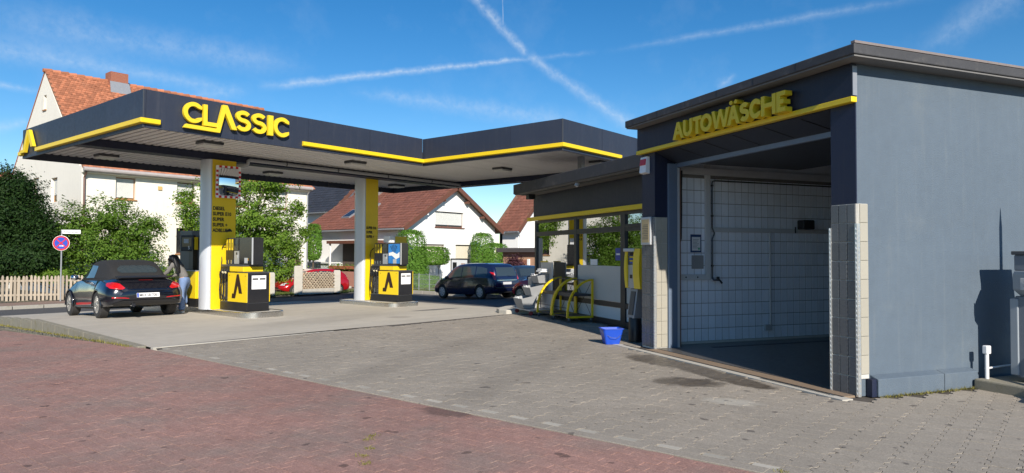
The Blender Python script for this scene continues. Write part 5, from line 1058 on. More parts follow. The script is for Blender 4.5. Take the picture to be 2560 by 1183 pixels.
# mesh fence of the white house
ma, mb_ = at(1022, 724, 2, -.39), at(1100, 728, 2, -.39); d_ = mb_-ma; L = d_.length
t = thing('mesh_fence', 'low grey metal mesh garden fence before the white house', 'fence', (ma.x, ma.y, -.4), math.atan2(d_.y, d_.x)); MT = M('galvanised', (.42, .44, .45), .4, metal=.6, var=.1)
for k in range(4): MB().tube([(L*k/3, 0, 0), (L*k/3, 0, .95)], .025, 8).build('post', MT, t)
for k in range(int(L/.09)): MB().tube([(.05+.09*k, 0, .06), (.05+.09*k, 0, .9)], .005, 4).build('wire', MT, t)
for z in (.08, .35, .62, .89): MB().tube([(0, .006, z), (L, .006, z)], .008, 4).build('rail', MT, t)
gw_ = [at(892, 690, 0, 27.5)]
o = MB().box(26.9, 27.15, 31.5, 38.5, -.45, .5).build('garden_wall', M('pink_render', (.36, .17, .13), .9, var=.2), None); tag(o, 'low reddish garden wall below the porch of the white house', 'wall')
o = MB().box(lp[2].x+.5, 25, 32.5, 32.7, -.5, -.25).build('garden_kerb', CPOST, None); o['kind'] = 'structure'
# ------------------------------------------------------------------ street signs
sp = at(151, 753, 2, -.36)
t = thing('street_sign', 'grey pole with round no stopping sign and street name plate', 'road sign', (sp.x, sp.y, -.362), YAW-R(90)+.28)
sg_h = at(151, 576, 0, sp.x).z+.36; cz = at(151, 608, 0, sp.x).z+.36
MB().tube([(0, 0, 0), (0, 0, sg_h)], .03, 10).build('pole', ZINC, t, smooth=50); sgn = MB().lathe([(.3, 0), (.31, .004), (.3, .012)], 32, (0, -.055, cz), 'y').build('sign_disc', WHITEP, t)
MB().lathe([(.295, 0), (.295, .003)], 32, (0, -.0585, cz), 'y').build('red_ring', RED, sgn); MB().lathe([(.235, 0), (.235, .003)], 32, (0, -.062, cz), 'y').build('blue_field', M('sign_blue2', (.015, .06, .42), .4), sgn)
for a in (45, -45): MB().prism([Vector((math.cos(R(a))*u*.225-math.sin(R(a))*w*.021, -.0635-(.002 if a > 0 else 0), cz+math.sin(R(a))*u*.225+math.cos(R(a))*w*.021)) for u, w in ((-1, -1), (1, -1), (1, 1), (-1, 1))], (0, -.0015, 0)).build('red_bar', RED, sgn)
MB().prism([(-.06, -.0675, cz-.13), (.06, -.0675, cz-.13), (.06, -.0675, cz-.15), (.1, -.0675, cz-.115), (.06, -.0675, cz-.08), (.06, -.0675, cz-.1), (-.06, -.0675, cz-.1)], (0, -.001, 0)).build('white_arrow', WINK, sgn)
pl_ = BOX('name_plate', WHITEP, t, -.02, .68, -.012, .0, sg_h-.14, sg_h+.02, bevel=.004); text('lettering', 'Wilhelmstraße', .105, INK, pl_, (.05, -.0135, sg_h-.1), (R(90), 0, 0), .001, .001, squash=.9)
bb = at(1130, 649, 0, 27.2); be = at(1170, 649, 0, 27.2)
t = thing('poster_board', 'black framed advertising poster board behind the minivan', 'poster board', (27.2, (bb.y+be.y)/2, -.405)); w_ = (bb.y-be.y)/2; zt_ = bb.z+.405
BOX('board', PAPER, t, -.03, .03, -w_, w_, .35, zt_); 
for a in ((-w_-.06, -w_), (w_, w_+.06)): BOX('frame', BLACK, t, -.05, .05, a[0], a[1], 0, zt_+.06)
BOX('frame', BLACK, t, -.05, .05, -w_, w_, zt_+.001, zt_+.06); BOX('print_block', INK, t, -.036, -.031, w_*.35, w_*.85, zt_-.75, zt_-.15); BOX('print_figure', M('poster_skin', (.5, .3, .22), .6), t, -.036, -.031, -w_*.7, -w_*.2, zt_-.9, zt_-.2)
lt_ = at(1097, 660, 1, 32.4); t = thing('garden_lantern', 'small white post lantern beside the clipped hedge', 'lantern', (lt_.x, 32.4, -.4))
MB().tube([(0, 0, 0), (0, 0, 1.1)], .04, 8).build('post', GREY, t); MB().lathe([(.06, 0), (.12, .05), (.14, .3), (.03, .42)], 6, (0, 0, 1.1)).build('lantern_head', LGREY, t)
# ------------------------------------------------------------------ vegetation
BARK = M('bark', (.10, .075, .05), .95, var=.3, scale=8, bump=.6)
LF1 = leafmat('leaf_fresh', (.085, .17, .014), (.19, .29, .04)); LF2 = leafmat('leaf_mid', (.06, .13, .012), (.15, .245, .035)); LFY = leafmat('yew_needles', (.008, .026, .005), (.026, .058, .010), .12)
LFH = leafmat('hedge_leaf', (.085, .19, .022), (.16, .30, .045)); LFP = leafmat('purple_leaf', (.05, .018, .025), (.10, .04, .05), .2); GRS = leafmat('grass_blade', (.09, .14, .03), (.18, .2, .06), .3)
def leafmesh(name, P, size, mat, up=.5, outdir=None, asp=.55, jit=.35):
    n = len(P); sz = size*(1+rng.uniform(-jit, jit, n))
    nr = rng.normal(size=(n, 3)); nr /= np.linalg.norm(nr, axis=1)[:, None]; nr[:, 2] = np.abs(nr[:, 2])*.6+up
    if outdir is not None: nr += outdir*.9
    nr /= np.linalg.norm(nr, axis=1)[:, None]; t = rng.normal(size=(n, 3)); t -= nr*(t*nr).sum(1)[:, None]; t /= np.linalg.norm(t, axis=1)[:, None]; b = np.cross(nr, t)
    s = sz[:, None]; V = np.stack([P-t*s*.5, P+b*s*asp*.5-nr*s*.06, P+t*s*.5, P-b*s*asp*.5-nr*s*.06], 1).reshape(-1, 3)
    F = np.arange(n*4, dtype=np.int32).reshape(-1, 4); return nmesh(name, V, F, mat)
def clumps(blobs, per, sig, shell=.45):
    # leaf positions in clumps spread through ellipsoids
    out, od, cen = [], [], []
    for c, r, n in blobs:
        c, r = np.array(c), np.array(r)
        d = rng.normal(size=(n, 3)); d /= np.linalg.norm(d, axis=1)[:, None]; rad = rng.uniform(0, 1, n)**shell; far = rng.uniform(size=n) < .1; rad[far] = rng.uniform(1.02, 1.28, far.sum()); q_ = d*rad[:, None]*r+c
        cen.append(q_); k = rng.poisson(per, n); idx = np.repeat(np.arange(n), k); ss = sig*(.6+.8*rng.uniform(size=n))
        p = q_[idx]+rng.normal(size=(len(idx), 3))*ss[idx][:, None]*np.array([1, 1, .7]); out.append(p); e_ = p-c; od.append(e_/np.linalg.norm(e_/r, axis=1)[:, None]/r.max())
    return np.concatenate(out), np.concatenate(od), np.concatenate(cen)
def tree(name, label, base, blobs, per, sig, size, mat, trunk=.14, stems=1, limbs=14, group=None, up=.5, shell=.45, crownz=None, asp=.55):
    base = Vector(base); t = thing(name, label, 'tree' if 'tree' in name else 'shrub', base, 0, group); bl = [((np.array(c)-np.array(base)), r, n) for c, r, n in blobs]
    P, O, C = clumps(bl, per, sig, shell); keep = P[:, 2] > .02; P, O = P[keep], O[keep]; mkobj('crown', leafmesh('crown', P, size, mat, up, O, asp), t)
    m = MB(); C = C[np.argsort(C[:, 2])]; top = np.mean(C, 0)
    for s in range(stems):
        a = rng.uniform(0, 6.28); b0 = Vector((math.cos(a), math.sin(a), 0))*(.18*(stems > 1)); tp = Vector(top)+Vector((rng.normal()*.5, rng.normal()*.5, 0)) if stems > 1 else Vector(top)
        pts = [b0+(tp-b0)*u+Vector((rng.normal()*.06, rng.normal()*.06, 0))*(u > 0) for u in (0, .3, .6, 1)]; pts[0].z = -.05; m.tube(pts, [trunk, trunk*.8, trunk*.55, trunk*.3], 8)
        for k in range(limbs//stems):
            e_ = Vector(C[rng.integers(len(C))]); u = rng.uniform(.25, .9); p0 = b0+(tp-b0)*u; m.tube([p0, p0+(e_-p0)*.5+Vector((0, 0, .12)), e_], [trunk*.4, trunk*.22, trunk*.08], 6)
    m.build('trunk', BARK, t, smooth=60); return t
def dp_(px, py, dep): return Vector((0, 0, CAMH))+pray(px, py)*dep
def bl(px, py, dep, rw_, rh, n, rd=None): c = dp_(px, py, dep); s = dep/FPX; return (tuple(c), (rw_*s, rw_*s if rd is None else rd, rh*s), n)
GZ = -.5
b = dp_(40, 700, 31.0); b.z = GZ
tree('yew_tree', 'big dense dark green yew tree behind the picket fence', b, [bl(20, 575, 31.0, 85, 125, 330), bl(95, 610, 30.7, 55, 85, 160), bl(-60, 560, 31.3, 80, 120, 200), bl(30, 480, 31.1, 45, 50, 90), bl(60, 660, 30.3, 90, 40, 120)], 105, .22, .13, LFY, .2, 1, 10, up=.15, shell=.3, asp=.42)
b = dp_(270, 700, 32.3); b.z = GZ
tree('leafy_tree', 'broad leafy green tree left of the black convertible', b, [bl(190, 560, 31.8, 45, 50, 70), bl(270, 540, 32.3, 65, 50, 110), bl(340, 590, 32.6, 62, 50, 110), bl(250, 615, 31.8, 80, 55, 130), bl(330, 650, 31.8, 70, 40, 90), bl(375, 560, 32.9, 30, 22, 30), bl(175, 620, 31.4, 40, 55, 70)], 36, .15, .12, LF2, .11, 3, 24)
b = dp_(630, 720, 35.5); b.z = GZ
tree('spreading_tree', 'large spreading green tree behind the first column', b, [bl(630, 540, 35.5, 100, 85, 260), bl(690, 580, 35.2, 60, 60, 120), bl(555, 570, 35.8, 60, 60, 100), bl(490, 530, 36.0, 35, 45, 50), bl(640, 640, 35.0, 65, 45, 90), bl(728, 625, 35.0, 30, 40, 45), bl(560, 450, 35.8, 60, 45, 80), bl(680, 455, 35.4, 60, 40, 80), bl(700, 680, 35.0, 45, 30, 45), bl(462, 485, 36.3, 22, 25, 20), bl(745, 520, 35.4, 22, 25, 22), bl(765, 580, 35.4, 12, 20, 10), bl(590, 690, 35.0, 30, 25, 24), bl(465, 560, 36.0, 18, 14, 10)], 36, .16, .13, LF1, .17, 1, 30)
b = dp_(185, 690, 30.1); b.z = GZ
tree('garden_shrub', 'low bright green shrub behind the end of the picket fence', b, [bl(190, 685, 30.1, 60, 22, 60), bl(120, 690, 30.0, 60, 15, 40), bl(30, 690, 30.0, 60, 14, 40)], 26, .14, .1, LF1, .04, 3, 6)
b = dp_(330, 700, 30.5); b.z = GZ
tree('garden_shrub', 'bright green shrub showing over the convertible roof', b, [bl(340, 680, 30.5, 60, 26, 60), bl(420, 690, 30.5, 40, 30, 50), bl(270, 690, 30.3, 40, 22, 40)], 26, .14, .1, LF1, .04, 3, 6)
b = dp_(655, 715, 32.9); b.z = GZ
tree('garden_shrub', 'small green shrub at the lone concrete post', b, [bl(655, 700, 32.9, 14, 30, 24)], 26, .12, .09, LF1, .03, 2, 4)
def hedge(name, label, shapes, n, size, mat, base, group=None):
    # clipped plant: leaves over the surface of boxes with rounded edges and a little way in
    t = thing(name, label, 'hedge', base, 0, group); P, O = [], []; tot = sum(np.prod(np.sort(r)[1:]) for _, r in shapes)
    for c, r in shapes:
        k = int(n*np.prod(np.sort(r)[1:])/tot); d = rng.normal(size=(k, 3)); d /= (np.abs(d)**4.5).sum(1)[:, None]**(1/4.5); q_ = d*np.array(r)*(1-rng.uniform(0, .14, k)[:, None]+rng.normal(size=(k, 1))*.02); P.append(q_+np.array(c)-np.array(base)); O.append(d)
    P, O = np.concatenate(P), np.concatenate(O); kp = P[:, 2] > 0; mkobj('foliage', leafmesh('foliage', P[kp], size, mat, .3, O[kp], .6), t)
    m = MB(); m.tube([(0, 0, -.05), (0, 0, max(.4, shapes[0][0][2]-base[2]))], [.07, .04], 8); m.build('stem', BARK, t); return t
def sh(px0, px1, py0, py1, Y, dd): a, b = at(px0, py0, 1, Y), at(px1, py1, 1, Y); return ((a.x+b.x)/2, Y, (a.z+b.z)/2), (abs(b.x-a.x)/2, dd, abs(a.z-b.z)/2)
s1, s2, s3 = sh(1003, 1052, 574, 690, 31.5, .8), sh(1040, 1113, 616, 662, 31.4, .7), sh(1020, 1060, 655, 712, 31.2, .7)
hedge('clipped_hedge', 'bright green clipped hedge with arm reaching over the garden path', [s1, s2, s3], 17000, .11, LFH, (s1[0][0], 31.5, GZ))
s1, s2 = sh(1190, 1222, 582, 680, 31.8, .7), sh(1215, 1258, 608, 668, 31.6, .7)
hedge('clipped_hedge', 'bright green clipped column hedge above the minivan', [s1, s2], 11000, .11, LFH, (s1[0][0], 31.8, GZ))
s1 = sh(775, 792, 560, 650, 39, .7); hedge('clipped_hedge', 'narrow green conifer between the cream and white houses', [s1], 4000, .12, LFH, (s1[0][0], 39, GZ))
b = dp_(1287, 670, 34.5); b.z = GZ
tree('purple_shrub', 'round dark purple shrub in front of the brick garage', b, [bl(1287, 658, 34.5, 22, 16, 60)], 30, .12, .1, LFP, .04, 2, 6)
b = dp_(1340, 650, 45.0); b.z = GZ
tree('garden_shrub', 'small green shrub beside the brick garage', b, [bl(1338, 652, 45.0, 14, 16, 24)], 24, .15, .12, LF1, .04, 2, 4)
# low planting under the clipped hedge and in the porch boxes
s1 = sh(1030, 1095, 690, 720, 30.0, .6); hedge('border_planting', 'low green planting behind the mesh fence', [s1], 5000, .1, LFH, (s1[0][0], 30, GZ))
q_ = at(860, 668, 0, 28.13); P = np.array([q_.x, q_.y, q_.z])+rng.normal(size=(500, 3))*np.array([.08, 1.3, .1]); o = mkobj('flower_box_plants', leafmesh('flower_box_plants', P, .12, LF1)); tag(o, 'leafy plants in the porch flower boxes', 'plants', kind='stuff')
def grass(name, pts, n, h, label, mat=GRS):
    P = []
    for (x0, x1, y0, y1, z) in pts: P.append(np.stack([rng.uniform(x0, x1, n), rng.uniform(y0, y1, n), np.full(n, z)], 1))
    P = np.concatenate(P); k = len(P); a = rng.uniform(0, 6.28, k); hh = h*rng.uniform(.4, 1.2, k); dx, dy = np.cos(a), np.sin(a); lean = rng.normal(size=(k, 2))*.4*hh[:, None]; w = .008+.004*rng.uniform(size=k)
    V = np.stack([P+np.stack([dx*w, dy*w, 0*w], 1), P-np.stack([dx*w, dy*w, 0*w], 1), P+np.stack([lean[:, 0], lean[:, 1], hh], 1)], 1).reshape(-1, 3)
    o = mkobj(name, nmesh(name, V, np.arange(k*3, dtype=np.int32).reshape(-1, 3), mat)); tag(o, label, 'grass', kind='stuff'); return o
ya, yb = lp[0], lp[2]
grass('grass', [(lp[0].x-.2, lp[1].x, lp[0].y-.2, lp[0].y+1.2, -.39), (lp[2].x, lp[2].x+4, lp[2].y-.6, lp[2].y+1.5, -.39), (25.85, 28, 17, 30, -.4)], 2600, .14, 'rough grass along the garden edge across the street')
# weeds in paving joints and along the plinth
def weeds(name, cs, n, h, label):
    V = []
    for (x, y, r, z) in cs:
        k = n; p = np.stack([x+rng.normal(size=k)*r, y+rng.normal(size=k)*r, np.full(k, z)], 1); a = rng.uniform(0, 6.28, k); w = .003+.003*rng.uniform(size=k); hh = h*rng.uniform(.3, 1, k); l = rng.normal(size=(k, 2))*.8*hh[:, None]
        V.append(np.stack([p+np.stack([np.cos(a)*w, np.sin(a)*w, 0*w], 1), p-np.stack([np.cos(a)*w, np.sin(a)*w, 0*w], 1), p+np.stack([l[:, 0], l[:, 1], hh], 1)], 1))
    V = np.concatenate(V).reshape(-1, 3); o = mkobj(name, nmesh(name, V, np.arange(len(V), dtype=np.int32).reshape(-1, 3), leafmat('dry_weed', (.2, .19, .05), (.3, .26, .09), .3))); tag(o, label, 'weeds', kind='stuff')
cs = [(*wl(.2+.1*k+random.uniform(-.04, .04), -.13-random.uniform(0, .03))[:2], .03, 0) for k in range(17)]+[(*wl(1.9+.12*k, -.16)[:2], .03, 0) for k in range(3)]
weeds('weeds', cs, 26, .045, 'dry yellow weeds along the foot of the grey wall')
cs = [(*gp(x, y)[:2], .025, 0) for x, y in ((918, 1100), (925, 1122), (905, 1140), (930, 1090), (915, 1160), (1955, 1180))]
weeds('joint_weeds', cs, 40, .02, 'little green weeds in the joints of the red paving')
grass('kerb_grass', [(kx(13+i)-.2, kx(13+i)-.14, 12.6+i, 13.6+i, zr(13+i)) for i in range(11)], 70, .05, 'dry grass tufts along the foot of the kerb', leafmat('dry_weed', (.2, .19, .05), (.3, .26, .09), .3))
# ------------------------------------------------------------------ vehicles
def pchip(xk, yk, x):
    xk, yk = np.array(xk, float), np.array(yk, float); h = np.diff(xk); d = np.diff(yk)/h; m = np.zeros(len(xk))
    for i in range(1, len(xk)-1):
        if d[i-1]*d[i] > 0: w1, w2 = 2*h[i]+h[i-1], h[i]+2*h[i-1]; m[i] = (w1+w2)/(w1/d[i-1]+w2/d[i])
    m[0], m[-1] = d[0], d[-1]; i = np.clip(np.searchsorted(xk, x)-1, 0, len(xk)-2); t = (x-xk[i])/h[i]
    return (2*t**3-3*t**2+1)*yk[i]+(t**3-2*t**2+t)*h[i]*m[i]+(-2*t**3+3*t**2)*yk[i+1]+(t**3-t**2)*h[i]*m[i+1]
def cat(pts, k=3):
    P = [np.array(p, float) for p in pts]; out = []
    for i in range(len(P)-1):
        p0, p1, p2, p3 = P[max(0, i-1)], P[i], P[i+1], P[min(len(P)-1, i+2)]
        for j in range(k):
            t = j/k; out.append(.5*((2*p1)+(p2-p0)*t+(2*p0-5*p1+4*p2-p3)*t*t+(3*p1-p0-3*p2+p3)*t**3))
    out.append(P[-1]); return out
def loft(name, st, mat, nsec=72):
    st = np.array(st, float); x = np.linspace(st[0, 0], st[-1, 0], nsec)
    # more sections towards the two ends
    u = np.linspace(-1, 1, nsec); x = (st[0, 0]+st[-1, 0])/2+(st[-1, 0]-st[0, 0])/2*np.sin(u*math.pi/2)*1.0
    pr = [pchip(st[:, 0], st[:, k], x) for k in range(1, 7)]; rings = []
    for i in range(nsec):
        zb, zs, zt, wb, wm, wt = (p[i] for p in pr); h = zs-zb; H_ = zt-zs
        half = [(0, zb), (wm*.82, zb), (wm*.96, zb+.07*h), (wm, zb+.35*h), (wm*.992, zb+.68*h), (wb+(wm-wb)*.35, zs-.03*h), (wb, zs+.04*H_), (wb+(wt-wb)*.42, zs+.42*H_), (wb+(wt-wb)*.82, zs+.8*H_), (wt*.94, zt-.06*H_), (wt*.7, zt-.012*H_), (wt*.35, zt), (0, zt)]
        half = cat(half, 3); rings.append([(x[i], y, z) for y, z in half]+[(x[i], -y, z) for y, z in half[-2:0:-1]])
    n = len(rings[0]); vs = [p for r in rings for p in r]; fs = []
    for i in range(nsec-1):
        for k in range(n): fs.append((i*n+k, i*n+(k+1) % n, (i+1)*n+(k+1) % n, (i+1)*n+k))
    for i, fl in ((0, True), (nsec-1, False)):
        c = len(vs); r = rings[i]; vs.append((r[0][0]+(-.01 if fl else .01), 0, sum(p[2] for p in r)/n))
        for k in range(n): f = (i*n+k, i*n+(k+1) % n, c); fs.append(f[::-1] if fl else f)
    me = bpy.data.meshes.new(name); me.from_pydata([tuple(map(float, v)) for v in vs], [], fs); me.update(); me.materials.append(mat)
    bm = bmesh.new(); bm.from_mesh(me); bmesh.ops.recalc_face_normals(bm, faces=bm.faces); bm.to_mesh(me); bm.free()
    return me
def bvh_of(me): return BVHTree.FromPolygons([v.co[:] for v in me.vertices], [tuple(p.vertices) for p in me.polygons])
WELL = M('wheel_well', (.006, .006, .007), .9)
def cut_arches(me, xs_, r, zc, depth):
    o = bpy.data.objects.new('b', me); COL.objects.link(o); cs = []
    for x in xs_:
        for s in (-1, 1):
            m = MB().lathe([(r, -.4), (r, .4)], 28, (x, s*(depth+.4), zc), 'y'); cme = bpy.data.meshes.new('c'); cme.from_pydata(m.v, [], m.f); cme.update(); cme.materials.append(WELL)
            bm = bmesh.new(); bm.from_mesh(cme); bmesh.ops.recalc_face_normals(bm, faces=bm.faces); bm.to_mesh(cme); bm.free()
            c = bpy.data.objects.new('c', cme); COL.objects.link(c); cs.append(c); md = o.modifiers.new('b', 'BOOLEAN'); md.operation = 'DIFFERENCE'; md.object = c; md.solver = 'EXACT'; md.material_mode = 'TRANSFER'
    out = bpy.data.meshes.new_from_object(o.evaluated_get(bpy.context.evaluated_depsgraph_get()))
    for c in cs: bpy.data.objects.remove(c)
    bpy.data.objects.remove(o); return out
def patch(name, bv, poly, view, mat, parent, off=.006, nr=10, nc=14, side=1):
    # outline in the view plane laid onto the body
    zs = [p[1] for p in poly]; z0, z1 = min(zs)+1e-4, max(zs)-1e-4; grid = []
    for j in range(nr+1):
        z = z0+(z1-z0)*j/nr; X = []
        for (a, b) in zip(poly, poly[1:]+poly[:1]):
            if (a[1]-z)*(b[1]-z) <= 0 and a[1] != b[1]: X.append(a[0]+(b[0]-a[0])*(z-a[1])/(b[1]-a[1]))
        xa, xb = min(X), max(X); row = []
        for i in range(nc+1):
            u = xa+(xb-xa)*i/nc
            if view == 'side': o, d = Vector((u, side*4, z)), Vector((0, -side, 0))
            elif view == 'rear': o, d = Vector((-6, u, z)), Vector((1, 0, 0))
            elif view == 'front': o, d = Vector((6, u, z)), Vector((-1, 0, 0))
            else: o, d = Vector((u, z, 5)), Vector((0, 0, -1))
            h, n, _, _ = bv.ray_cast(o, d)
            if h is None: h, n, _, _ = bv.find_nearest(o+d*(4 if view == 'side' else 5))
            if n.dot(d) > 0: n = -n
            row.append(h+n*off)
        grid.append(row)
    vs = [tuple(p) for r in grid for p in r]; w = nc+1; fs = [(j*w+i, j*w+i+1, (j+1)*w+i+1, (j+1)*w+i) for j in range(nr) for i in range(nc)]
    me = bpy.data.meshes.new(name); me.from_pydata(vs, [], fs); me.update(); me.materials.append(mat)
    for p in me.polygons: p.use_smooth = True
    o = bpy.data.objects.new(name, me); lo(o, parent); return o
TYRE = M('tyre', (.03, .029, .028), .85, var=.2, scale=12, dirt=.4, dirtcol=(.12, .1, .085)); RIMS = M('alloy_rim', (.5, .49, .47), .35, metal=.7, var=.1, dirt=.3, dirtcol=(.2, .17, .15)); CAPW = M('wheel_cover', (.5, .51, .53), .4, metal=.2)
CGL = M('car_glass', (.035, .05, .06), .03, spec=.9, var=.1); CHR = M('chrome', (.75, .75, .76), .12, metal=1, var=.03); TAIL = M('tail_light', (.5, .008, .012), .18, coat=1, var=.1); TRIMB = M('black_trim', (.018, .018, .02), .5); HEAD = M('head_light', (.5, .52, .55), .1, var=.1); ORNG = M('orange_lens', (.5, .15, .05), .2)
def wheel(t, x, y, r, w, spokes, rim, hub=.62):
    s = 1 if y > 0 else -1; wh = MB().lathe([(r*.66, -w/2), (r*.9, -w/2), (r, -w*.36), (r, w*.36), (r*.9, w/2), (r*.66, w/2), (r*.64, w*.2), (r*.64, -w*.2)], 30, (0, 0, 0), 'y').build('wheel', TYRE, t, smooth=35, loc=(x, y, r))
    for k in range(6): MB().lathe([(r+.001, 0), (r+.001, .008)], 30, (0, -w*.33+w*.125*k, 0), 'y').build('tread_groove', BLACK, wh) if False else None
    m = MB(); yo = s*w*.42; rr = r*.66
    m.lathe([(rr*1.0, -.012), (rr*1.0, .012), (rr*.9, .012), (rr*.9, -.012)], 30, (0, yo, 0), 'y')
    if spokes:
        for k in range(spokes):
            a = 6.2832*k/spokes
            for da in (-.09, .09):
                p0 = Vector((math.cos(a+da*.6)*rr*.16, 0, math.sin(a+da*.6)*rr*.16)); p1 = Vector((math.cos(a+da*1.7)*rr*.93, 0, math.sin(a+da*1.7)*rr*.93)); n_ = Vector((-(p1-p0).z, 0, (p1-p0).x)).normalized()*.017
                m.prism([p0+n_+Vector((0, yo-.01, 0)), p1+n_*.8+Vector((0, yo-.01, 0)), p1-n_*.8+Vector((0, yo-.01, 0)), p0-n_+Vector((0, yo-.01, 0))], (0, s*.024, 0))
        m.lathe([(rr*.2, -.014), (rr*.2, .018), (rr*.1, .024)], 16, (0, yo, 0), 'y')
    else:
        m.lathe([(rr*.9, -.004), (rr*.9, .006), (rr*.3, .02), (rr*.05, .022)], 30, (0, yo, 0), 'y')
    m.build('rim', rim, wh, smooth=30)
    if not spokes:
        for k in range(7): a = 6.2832*k/7; MB().lathe([(.022, 0), (.022, .006)], 10, (math.cos(a)*rr*.72, yo+s*.012, math.sin(a)*rr*.72), 'y').build('cover_hole', BLACK, wh)
    MB().lathe([(rr*.88, -.02), (rr*.88, .0)], 24, (0, s*w*.22, 0), 'y').build('brake_disc', WELL, wh)
def line(bv, pts, mat, t, name='panel_gap', side=1, w=.006, view='side'):
    for a, b in zip(pts, pts[1:]):
        d = Vector((b[0]-a[0], b[1]-a[1])); L = d.length; n = Vector((-d.y, d.x))/L*w
        patch(name, bv, [(a[0]+n.x, a[1]+n.y), (b[0]+n.x, b[1]+n.y), (b[0]-n.x, b[1]-n.y), (a[0]-n.x, a[1]-n.y)], view, mat, t, .0035, 10, 2, side)
def paint(name, c): return M(name, c, .22, var=.04, coat=1, metal=.25)
GAPM = M('gap_black', (.004, .004, .004), .6)
# --- black convertible at the pump
rl, rr_, fl_ = gp(251, 796), gp(423, 785.4), gp(174.5, 788.6)
hd_ = R(85); c_ax = (rl+rr_)/2; fwd = Vector((math.cos(hd_), math.sin(hd_), 0)); ctr = c_ax+fwd*1.24; zz_ = g(ctr.x, ctr.y)
slope = math.atan2(g(*(c_ax+fwd*2.54)[:2])-g(*c_ax[:2]), 2.54)
t = thing('convertible_car', 'dark blue black convertible car with black soft top at the pump', 'car', (ctr.x, ctr.y, (g(*c_ax[:2])+g(*(c_ax+fwd*2.54)[:2]))/2+.002), hd_); t.rotation_euler = (0, -slope, hd_)
BP = paint('midnight_paint', (.006, .007, .013))
st = [(-2.12, .44, .62, .70, .52, .60, .42), (-2.06, .36, .71, .81, .66, .76, .50), (-1.92, .30, .80, .92, .75, .88, .55), (-1.6, .26, .86, .98, .78, .915, .58), (-1.24, .23, .91, 1.0, .77, .92, .62), (-.85, .21, .92, 1.0, .75, .885, .66), (-.2, .20, .93, 1.0, .75, .85, .68), (.6, .20, .93, 1.0, .75, .85, .68), (.98, .21, .92, .99, .74, .875, .62), (1.32, .23, .86, .94, .72, .91, .52), (1.7, .26, .75, .85, .66, .89, .44), (2.0, .31, .62, .73, .57, .79, .36), (2.16, .40, .54, .61, .44, .6, .28)]
bme = loft('body', st, BP); bv = bvh_of(bme); bme = cut_arches(bme, (-1.24, 1.30), .355, .335, .62); mkobj('body', bme, t, smooth=40)
SOFT = M('soft_top_fabric', (.017, .017, .018), .85, var=.15, scale=20, bump=.2, bscale=300)
s2 = [(-1.56, .9, .955, .985, .58, .6, .42), (-1.42, .9, .97, 1.11, .68, .70, .53), (-1.15, .9, .985, 1.29, .72, .735, .57), (-.75, .9, .99, 1.43, .73, .74, .575), (-.25, .9, .99, 1.465, .73, .74, .56), (.15, .9, .99, 1.45, .73, .74, .56), (.42, .9, .99, 1.38, .72, .73, .55), (.75, .9, .98, 1.19, .71, .72, .53), (1.04, .88, .955, 1.0, .66, .69, .48)]
tme = loft('soft_top', s2, SOFT, 48); tb = bvh_of(tme); sp_ = mkobj('soft_top', tme, t, smooth=50)
patch('windscreen', tb, [(.46, -.52), (.98, -.6), (.98, .6), (.46, .52)], 'top', CGL, t); patch('rear_window', tb, [(-.40, 1.10), (.40, 1.10), (.47, 1.15), (.45, 1.22), (.34, 1.29), (-.34, 1.29), (-.45, 1.22), (-.47, 1.15)], 'rear', CGL, sp_)
for s in (-1, 1):
    patch('side_window', tb, [(-.42, 1.0), (.86, 1.0), (.42, 1.30), (.2, 1.335), (-.36, 1.33)], 'side', CGL, t, side=s); line(tb, [(-.14, 1.0), (.02, 1.33)], TRIMB, t, 'window_divider', s, .008)
    patch('tail_light', bv, [(s*.5, .72), (s*.57, .69), (s*.80, .715), (s*.835, .78), (s*.81, .845), (s*.7, .865), (s*.6, .835)], 'rear', TAIL, t, .012)
    patch('rear_reflector', bv, [(s*.42, .47), (s*.78, .485), (s*.78, .515), (s*.44, .495)], 'rear', TAIL, t, .008, 3, 8)
    patch('red_side_stripe', bv, [(-.78, .335), (.78, .30), (.78, .365), (-.78, .40)], 'side', RED, t, .004, 4, 14, s); patch('sill', bv, [(-.86, .2), (.9, .2), (.9, .25), (-.86, .255)], 'side', TRIMB, t, .006, 3, 10, s); patch('sill_strip', bv, [(-.86, .275), (.88, .265), (.88, .28), (-.86, .29)], 'side', LGREY, t, .008, 2, 10, s)
    line(bv, [(-.72, .96), (-.78, .6), (-.72, .32)], GAPM, t, side=s); line(bv, [(.86, .97), (.86, .6), (.8, .3)], GAPM, t, side=s); patch('door_handle', bv, [(-.55, .79), (-.37, .785), (-.37, .815), (-.55, .82)], 'side', BP, t, .02, 3, 4, s)
    mr_ = MB().lathe([(.02, -.09), (.07, -.07), (.085, 0), (.07, .07), (.02, .09)], 12, (0, 0, 0), 'y').build('door_mirror', CHR, t, smooth=60, loc=(.62, s*.93, 1.02)); mr_.scale = (1.3, 1, .85); MB().tube([(.64, s*.78, .98), (.62, s*.88, 1.0)], .025, 6).build('mirror_arm', BP, t)
    for x in (-1.24, 1.30): wheel(t, x, s*.785, .335, .225, 5, RIMS)
    for x in (-1.24, 1.30): MB().tube([(x+.372*math.cos(R(a)), s*(.90 if x < 0 else .895), .335+.372*math.sin(R(a))) for a in range(-8, 189, 14)], .017, 6).build('wheel_arch_lip', BP, t, smooth=60)
patch('diffuser', bv, [(-.7, .30), (.7, .30), (.78, .36), (.55, .43), (-.55, .43), (-.78, .36)], 'rear', TRIMB, t, .012, 5, 14); MB().tube([(-2.02, .33, .31), (-2.14, .33, .31)], .045, 12).build('exhaust', CHR, t); MB().tube([(-2.03, .33, .31), (-2.142, .33, .31)], .035, 12).build('exhaust_bore', BLACK, t)
